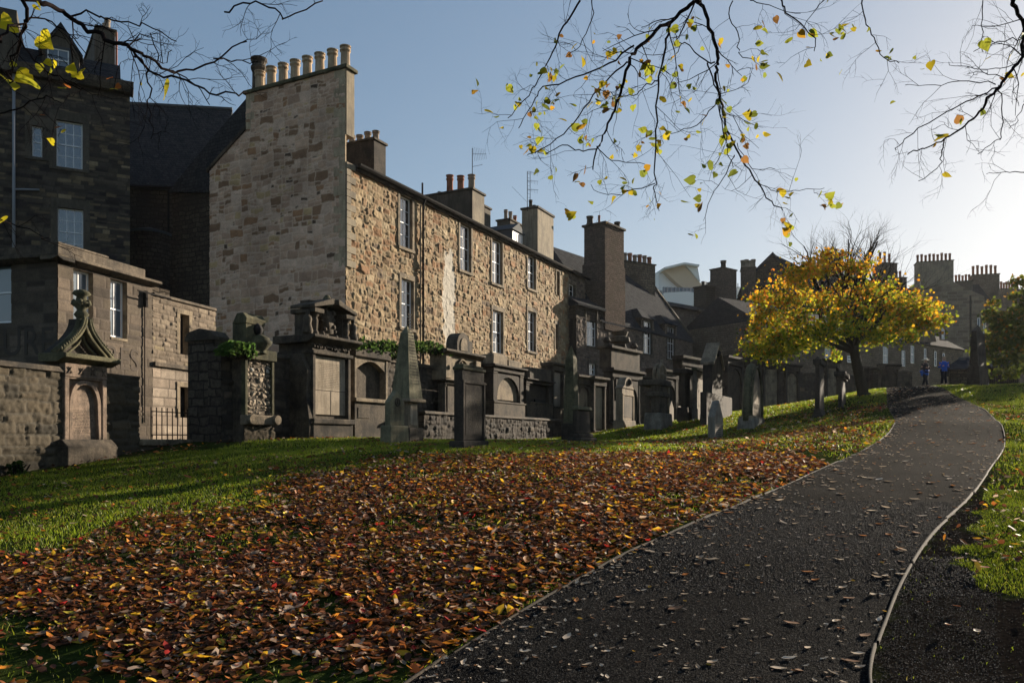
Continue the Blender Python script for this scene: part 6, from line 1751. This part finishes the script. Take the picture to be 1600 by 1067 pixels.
for (n, x0, x1, y0, y1, s) in ((52000, -6.5, 2, 2.2, 9.5, .078), (60000, -5.5, 6, 9.5, 17, .082), (22000, -3, 12, 17, 26, .095), (9000, 2, 20, 26, 44, .11)):
    x, y, z = cand(n, x0, x1, y0, y1)
    k = litter_mask(x, y, z)
    # thin green gaps
    k &= ~((fbm(x, y, 1.3, 31) > .66) & (rs.rand(n) < .75))
    px, py = to_px(x, y, z)
    gj = rs.normal(0, 1, n) * 14 + (fbm(x, y, .5, 90) - .5) * 120
    gap = ((px + gj * 1.5 < 185 - (py - 985) * .2) & (py + gj > 990)) | ((px + gj > 360) & (px < 640) & (py + gj * .8 > 1040))
    k &= ~(gap & (rs.rand(n) < .9))
    k &= ~((y > 17) & (rs.rand(n) < .35 + .3 * (fbm(x, y, 1.6, 8) > .5)))
    Ps.append(np.stack([x, y, z + .012 + rs.rand(n) * .035], -1)[k]); Sc.append(np.full(k.sum(), s))
# stray leaves on the lawns
for (n, x0, x1, y0, y1, s, pr) in ((5200, -10, 3, 8, 24, .08, 1), (4200, -2, 18, 22, 46, .1, 1), (9000, 4, 18, 5, 34, .085, 1), (1500, 3, 9, 6, 12, .07, 1)):
    x, y, z = cand(n, x0, x1, y0, y1)
    k = ((x < xl(y) - .05) | (x > xr(y) + .05)) & ~(soil_mask(x, y) & (y < 12) & (rs.rand(n) < .8)) & (fbm(x, y, 1.5, 3) > .30 + .3 * rs.rand(n))
    Ps.append(np.stack([x, y, z + .045 + rs.rand(n) * .01], -1)[k]); Sc.append(np.full(k.sum(), s))
P = np.concatenate(Ps); sc = np.concatenate(Sc) * np.clip(rs.lognormal(-.08, .32, len(P)), .4, 1.9); n = len(P)
far = P[:, 1] > 13
lit = scatter('fallen_leaves', DRY_V, LIME_F, P, rot_mats(n, rs, .32), sc, pick(rs, n, LITPAL, .45) * (.8 + .4 * fbm(P[:, 0], P[:, 1], 1.2, 14))[:, None], 'litter', curl=rs.uniform(-.6, 1.5, n))
tag(lit, kind='stuff')
# leaves one can count on the path
PATHPAL = [(.50, .42, .35, 5), (.40, .32, .25, 4), (.60, .54, .47, 3), (.42, .18, .07, 1.2), (.55, .32, .05, .6), (.3, .18, .12, 2)]
protos = []
PATHPAL = [(.62, .50, .38, 5), (.50, .38, .27, 4), (.74, .64, .52, 4), (.46, .20, .08, 1.0), (.60, .36, .06, .5), (.32, .19, .12, 1.5)]
for i in range(14):
    V = DRY_V * np.array([1, rs.uniform(.6, 1.1), rs.uniform(.3, 1.1)])
    V[:, 2] -= V[:, 2].min() - .02
    V[:, 2] += .15 * rs.rand() * V[:, 0] ** 2
    c = pick(rs, 1, PATHPAL, .2)
    o = np_mesh('fallen_leaf', V, np.array(LIME_F), np.repeat(c, len(V), 0), 'dryleaf', smooth=False)
    protos.append(o)
k = 0; placed = 0
while placed < 300:
    y = 3.6 * (48 / 3.6) ** (rs.rand() ** .85)
    if rs.rand() < .3: x = xl(y) + abs(rs.normal(0, .25)) if rs.rand() < .6 else xr(y) - abs(rs.normal(0, .3))
    else: x = rs.uniform(xl(y), xr(y))
    if not (xl(y) + .03 < x < xr(y) - .03) or y > 46: continue
    px, py = to_px(x, y, float(PATHZ(np.array([x]), np.array([y]))[0]))
    if not (0 < px < 1600 and py < 1066): continue
    src = protos[placed % 14]
    o = src if placed < 14 else src.copy()
    if placed >= 14: COL.objects.link(o)
    o.location = (x, y, float(PATHZ(np.array([x]), np.array([y]))[0]) + .002)
    s = rs.uniform(.07, .125) * (1 + y / 50)
    o.scale = (s, s, s); o.rotation_euler = (rs.normal(0, .1), rs.normal(0, .1), rs.uniform(0, 6.28))
    tag(o, 'single dry fallen leaf lying on the dark gravel path', 'fallen leaf', 'fallen leaves on the path')
    placed += 1

# smaller leaf fragments drifted over the path
n = 2600
y = 3.6 * (48 / 3.6) ** rs.rand(n); x = xl(y) + (xr(y) - xl(y)) * rs.rand(n)
x = np.where(rs.rand(n) < .25, xl(y) + np.abs(rs.normal(0, .3, n)), x)
P = np.stack([x, y, PATHZ(x, y) + .006], -1)
tag(scatter('leaf_fragments', DRY_V, LIME_F, P, rot_mats(n, rs, .15), rs.uniform(.02, .05, n) * (1 + y / 40), pick(rs, n, PATHPAL, .35) * .8, 'dryleaf'), kind='stuff')
# ---- grass
def grass_zone(n, x0, x1, y0, y1, wd, ht):
    x, y, z = cand(n, x0, x1, y0, y1)
    k = (x < xl(y) - .03) | (x > xr(y) + .04)
    px, py = to_px(x, y, z)
    k &= ~(soil_mask(x, y) & (y < 14) & (rs.rand(n) < .985))
    lm = litter_mask(x, y, z)
    k &= ~(lm & (rs.rand(n) < .82))
    # not inside the walls
    dist = (x - FT.x) * -FT.n[0] + (y - FT.y) * -FT.n[1]
    k &= dist > .2
    x, y, z = x[k], y[k], z[k]; n = len(x)
    z = z + (fbm(x, y, 1.1, 4) - .5) * .09 * np.clip(np.minimum(np.abs(x - xl(y)), np.abs(x - xr(y))) / .6, 0, 1)
    a = rs.uniform(0, 6.28, n); h = ht * rs.uniform(.5, 1.25, n) * (.6 + .8 * fbm(x, y, .7, 55)); w_ = wd * rs.uniform(.7, 1.3, n)
    lean = rs.normal(0, .45, (n, 2)) * h[:, None]
    B = np.stack([x, y, z - .01], -1)
    d = np.stack([np.cos(a), np.sin(a), np.zeros(n)], -1) * w_[:, None] * .5
    tip = B + np.stack([lean[:, 0], lean[:, 1], h], -1)
    mid = (B + tip) / 2 + np.stack([-lean[:, 0] * .15, -lean[:, 1] * .15, h * .08], -1)
    V = np.stack([B - d, B + d, mid + d * .8, mid - d * .8, tip], 1)
    C = pick(rs, n, [(.19, .25, .014, 5), (.13, .19, .012, 4), (.27, .30, .022, 2.5), (.30, .26, .05, .7)], .25)
    C *= ((.7 + .6 * fbm(x, y, 1.4, 61)) * np.where(x > xr(y), .75, 1.0))[:, None]
    return V, C
Vs, Cs = [], []
for z_ in ((46000, -8, 1, 3, 10, .007, .05), (120000, -11.5, 4, 10, 19, .011, .055), (110000, -7, 12, 18, 34, .017, .065), (60000, 4, 24, 33, 56, .03, .085), (170000, 2.5, 10, 4.5, 12, .006, .034), (90000, 6.5, 22, 12, 32, .012, .055), (45000, 15, 40, 32, 62, .03, .08)):
    v, c = grass_zone(*z_); Vs.append(v); Cs.append(c)
V = np.concatenate(Vs); C = np.concatenate(Cs); n = len(V)
Fq = np.array([(0, 1, 2), (0, 2, 3), (3, 2, 4)])[None] + (np.arange(n) * 5)[:, None, None]
gs = np_mesh('grass', V.reshape(-1, 3), Fq.reshape(-1, 3), np.repeat(C[:, None], 5, 1).reshape(-1, 3), 'grass', smooth=False)
tag(gs, kind='stuff')

# ---- loose grit on the near path
n = 120000
y = rs.uniform(3.4, 11, n); x = xl(y) + (xr(y) + .9 * (y < 8.2) - xl(y)) * rs.rand(n)
x = np.where(rs.rand(n) < .22, xr(y) + rs.rand(n) * 5, x)
kk = (x < xr(y)) | soil_mask(x, y)
x, y = x[kk], y[kk]; n = len(x)
z = np.where(x < xr(y), PATHZ(x, y), H(x, y) + (fbm(x, y, 1.1, 4) - .5) * .09 * np.clip(np.abs(x - xr(y)) / .6, 0, 1) + .002)
OCT = np.array([(1, 0, 0), (-1, 0, 0), (0, 1, 0), (0, -1, 0), (0, 0, .8), (0, 0, -.8)], float)
OF = [(0, 2, 4), (2, 1, 4), (1, 3, 4), (3, 0, 4), (2, 0, 5), (1, 2, 5), (3, 1, 5), (0, 3, 5)]
M['grit'] = m_leaf('path_grit', 0.0, .8, .15)
gt = scatter('gravel', OCT, OF, np.stack([x, y, z], -1), rot_mats(n, rs), rs.uniform(.0022, .006, n) * (1 + .5 * (y > 7)), pick(rs, n, [(.012, .012, .013, 6), (.035, .034, .033, 3), (.008, .008, .009, 3), (.14, .135, .13, .7)], .3), 'grit')
tag(gt, kind='stuff')

# ================================================================ PEOPLE
M['skin'] = mat('skin', (.42, .26, .19), .6)
M['navy'] = mat('navy_cloth', (.012, .014, .025), .9)
M['blue'] = mat('blue_cloth', (.02, .10, .5), .8)
M['straw'] = mat('pale_straw', (.85, .8, .7), .8)
M['hair'] = mat('grey_hair', (.35, .27, .18), .8)
M['boot'] = mat('brown_boot', (.12, .08, .05), .8)
def person(px, Y, pyb, h, face_deg, lab, arm, jacket, hat):
    x, y, z = g_at(px, Y)
    f = Frame(0, 0, face_deg, z, xy=(x, y))
    t = thing('person', lab, 'person', f)
    s = h / 1.72
    J = {'pel': (0, 0, .95, .135), 'wai': (0, 0, 1.08, .125), 'che': (0, .0, 1.28, .15), 'nec': (0, -.01, 1.47, .06), 'hea': (0, -.02, 1.56, .085), 'top': (0, -.01, 1.68, .075)}
    E = [('pel', 'wai'), ('wai', 'che'), ('che', 'nec'), ('nec', 'hea'), ('hea', 'top')]
    for sd, sg in (('l', -1), ('r', 1)):
        st_ = .13 if sd == 'l' else -.1
        J.update({sd + 'hip': (sg * .09, 0, .88, .095), sd + 'kne': (sg * .1, -st_ * .5, .49, .062), sd + 'ank': (sg * .105, st_ * .6, .09, .042), sd + 'toe': (sg * .12, st_ * .6 - .17, .035, .035)})
        E += [('pel', sd + 'hip'), (sd + 'hip', sd + 'kne'), (sd + 'kne', sd + 'ank'), (sd + 'ank', sd + 'toe')]
        if arm == 'hips':
            el, wr = (sg * .34, .08, 1.14), (sg * .17, -.14, 1.04)
        else:
            el, wr = (sg * .27, .05, 1.13), (sg * .16, -.2, 1.16)
        J.update({sd + 'sho': (sg * .185, 0, 1.40, .062), sd + 'elb': (*el, .042), sd + 'wri': (*wr, .027)})
        d = Vector(wr) - Vector(el); d.normalize()
        pm = Vector(wr) + d * .05
        J[sd + 'pal'] = (*pm, .028)
        E += [('che', sd + 'sho'), (sd + 'sho', sd + 'elb'), (sd + 'elb', sd + 'wri'), (sd + 'wri', sd + 'pal')]
        up = Vector((0, 0, 1))
        for i in range(4):
            a = pm + d * .04 + up * (.03 - i * .02); b = a + d * (.035 + .008 * (1.5 - abs(i - 1.5))) + Vector((-sg * .012, -.006, -.006))
            J[f'{sd}f{i}a'] = (*a, .009); J[f'{sd}f{i}b'] = (*b, .007)
            E += [(sd + 'pal', f'{sd}f{i}a'), (f'{sd}f{i}a', f'{sd}f{i}b')]
        a = pm + up * .035 - d * .01; b = a + d * .035 + up * .02
        J[sd + 'ta'] = (*a, .01); J[sd + 'tb'] = (*b, .008); E += [(sd + 'pal', sd + 'ta'), (sd + 'ta', sd + 'tb')]
    ks = list(J)
    me = bpy.data.meshes.new('body')
    me.from_pydata([tuple(c * s for c in J[k][:3]) for k in ks], [(ks.index(a), ks.index(b)) for a, b in E], [])
    o = bpy.data.objects.new('body', me); COL.objects.link(o); place(o, f, t)
    md = o.modifiers.new('skin', 'SKIN'); sv = me.skin_vertices[0].data
    for i, k in enumerate(ks): sv[i].radius = (J[k][3] * s,) * 2; sv[i].use_root = (k == 'pel')
    o.modifiers.new('sub', 'SUBSURF').render_levels = 1
    me.materials.append(M['skin'])
    def sl(name, chain, r, m, n=12):
        b = MB(); b.tube([tuple(c * s for c in q) for q in chain], [q * s for q in r], n); return b
    tr = MB()
    for sd in 'lr':
        a, b, c = J[sd + 'hip'], J[sd + 'kne'], J[sd + 'ank']
        tr.tube([tuple(v * s for v in (a[0], a[1], .98)), tuple(v * s for v in a[:3]), tuple(v * s for v in b[:3]), tuple(v * s for v in (c[0], c[1], c[2] + .03))], [.125 * s, .115 * s, .085 * s, .07 * s], 12)
    tr.build('trousers', 'navy', t, f, smooth=True)
    jk = MB().tube([tuple(v * s for v in q) for q in ((0, 0, .86), (0, 0, .98), (0, 0, 1.1), (0, 0, 1.28), (0, 0, 1.4), (0, -.01, 1.48))], [v * s for v in (.19, .18, .16, .185, .165, .085)], 14)
    for sd in 'lr':
        jk.tube([tuple(v * s for v in J[sd + k][:3]) for k in ('sho', 'elb', 'wri')], [.085 * s, .062 * s, .045 * s], 10)
    jk.build('jacket', jacket, t, f, smooth=True)
    if hat:
        MB().lathe(0, -.01 * s, [(.22 * s, 1.665 * s), (.215 * s, 1.68 * s), (.11 * s, 1.69 * s), (.105 * s, 1.75 * s), (.085 * s, 1.79 * s), (.0, 1.8 * s)], 18).build('hat', 'straw', t, f, smooth=True)
        m = MB().tube([tuple(v * s for v in q) for q in ((0, .03, 1.02), (0, .05, .94), (0, .06, .8), (0, .05, .7))], [v * s for v in (.19, .22, .23, .2)], 14)
        m.tube([(.14 * s, -.12 * s, 1.0 * s), (.03 * s, -.22 * s, .96 * s), (-.14 * s, -.12 * s, 1.0 * s)], .03 * s, 6).tube([(-.25 * s, .05 * s, .95 * s), (-.32 * s, .05 * s, .92 * s)], .07 * s, 8)
        m.build('tied_jacket', 'blue', t, f, smooth=True)
    MB().lathe(0, .0, [(.0, 1.75 * s), (.07 * s, 1.735 * s), (.098 * s, 1.68 * s), (.1 * s, 1.62 * s), (.08 * s, 1.58 * s)], 14, 0, 180).lathe(0, .0, [(.0, 1.757 * s), (.075 * s, 1.74 * s), (.1 * s, 1.69 * s)], 14).build('hair', 'hair', t, f, smooth=True)
    fc = MB()
    fc.add([(-.015 * s, -.095 * s, 1.57 * s), (.015 * s, -.095 * s, 1.57 * s), (0, -.125 * s, 1.575 * s), (0, -.1 * s, 1.63 * s)], [(0, 1, 2), (0, 2, 3), (1, 3, 2), (0, 3, 1)])
    for sg in (-1, 1): fc.lathe(sg * .09 * s, 0, [(0, 1.57 * s), (.018 * s, 1.59 * s), (.018 * s, 1.61 * s), (0, 1.63 * s)], 6)
    fc.build('nose_and_ears', 'skin', t, f)
    e = MB()
    for sg in (-1, 1): e.lathe(sg * .033 * s, -.085 * s, [(0, 1.615 * s), (.012 * s, 1.622 * s), (0, 1.63 * s)], 6)
    e.box(-.025 * s, .025 * s, -.098 * s, -.085 * s, 1.54 * s, 1.548 * s)
    e.build('eyes_and_mouth', 'dark', t, f)
    bt = MB()
    for sd in 'lr':
        a, b = J[sd + 'ank'], J[sd + 'toe']
        bt.tube([tuple(v * s for v in (a[0], a[1] + .04, .05)), tuple(v * s for v in (a[0], a[1], .055)), tuple(v * s for v in (b[0], b[1], .035))], [.05 * s, .055 * s, .035 * s], 8)
    bt.build('boots', 'boot', t, f, smooth=True)
person(1446, 49.5, 604, 1.74, 15, 'walker in pale sun hat and dark top with a blue jacket tied at the waist', 'front', 'navy', True)
person(1475, 50.5, 602, 1.82, -8, 'walker in blue jacket and dark trousers with hands held together', 'front', 'blue', False)

# ================================================================ HAZE
hb = MB().box(-160, 260, -60, 330, -12, 48)
hm = bpy.data.materials.new('damp_air'); hm.use_nodes = True
hn = hm.node_tree; hn.nodes.clear()
ho = hn.nodes.new('ShaderNodeOutputMaterial'); hv = hn.nodes.new('ShaderNodeVolumePrincipled')
hv.inputs['Color'].default_value = (.86, .88, .92, 1); hv.inputs['Density'].default_value = .0001; hv.inputs['Anisotropy'].default_value = .4
hn.links.new(hv.outputs[0], ho.inputs['Volume'])
tag(hb.build('haze', hm), kind='stuff')
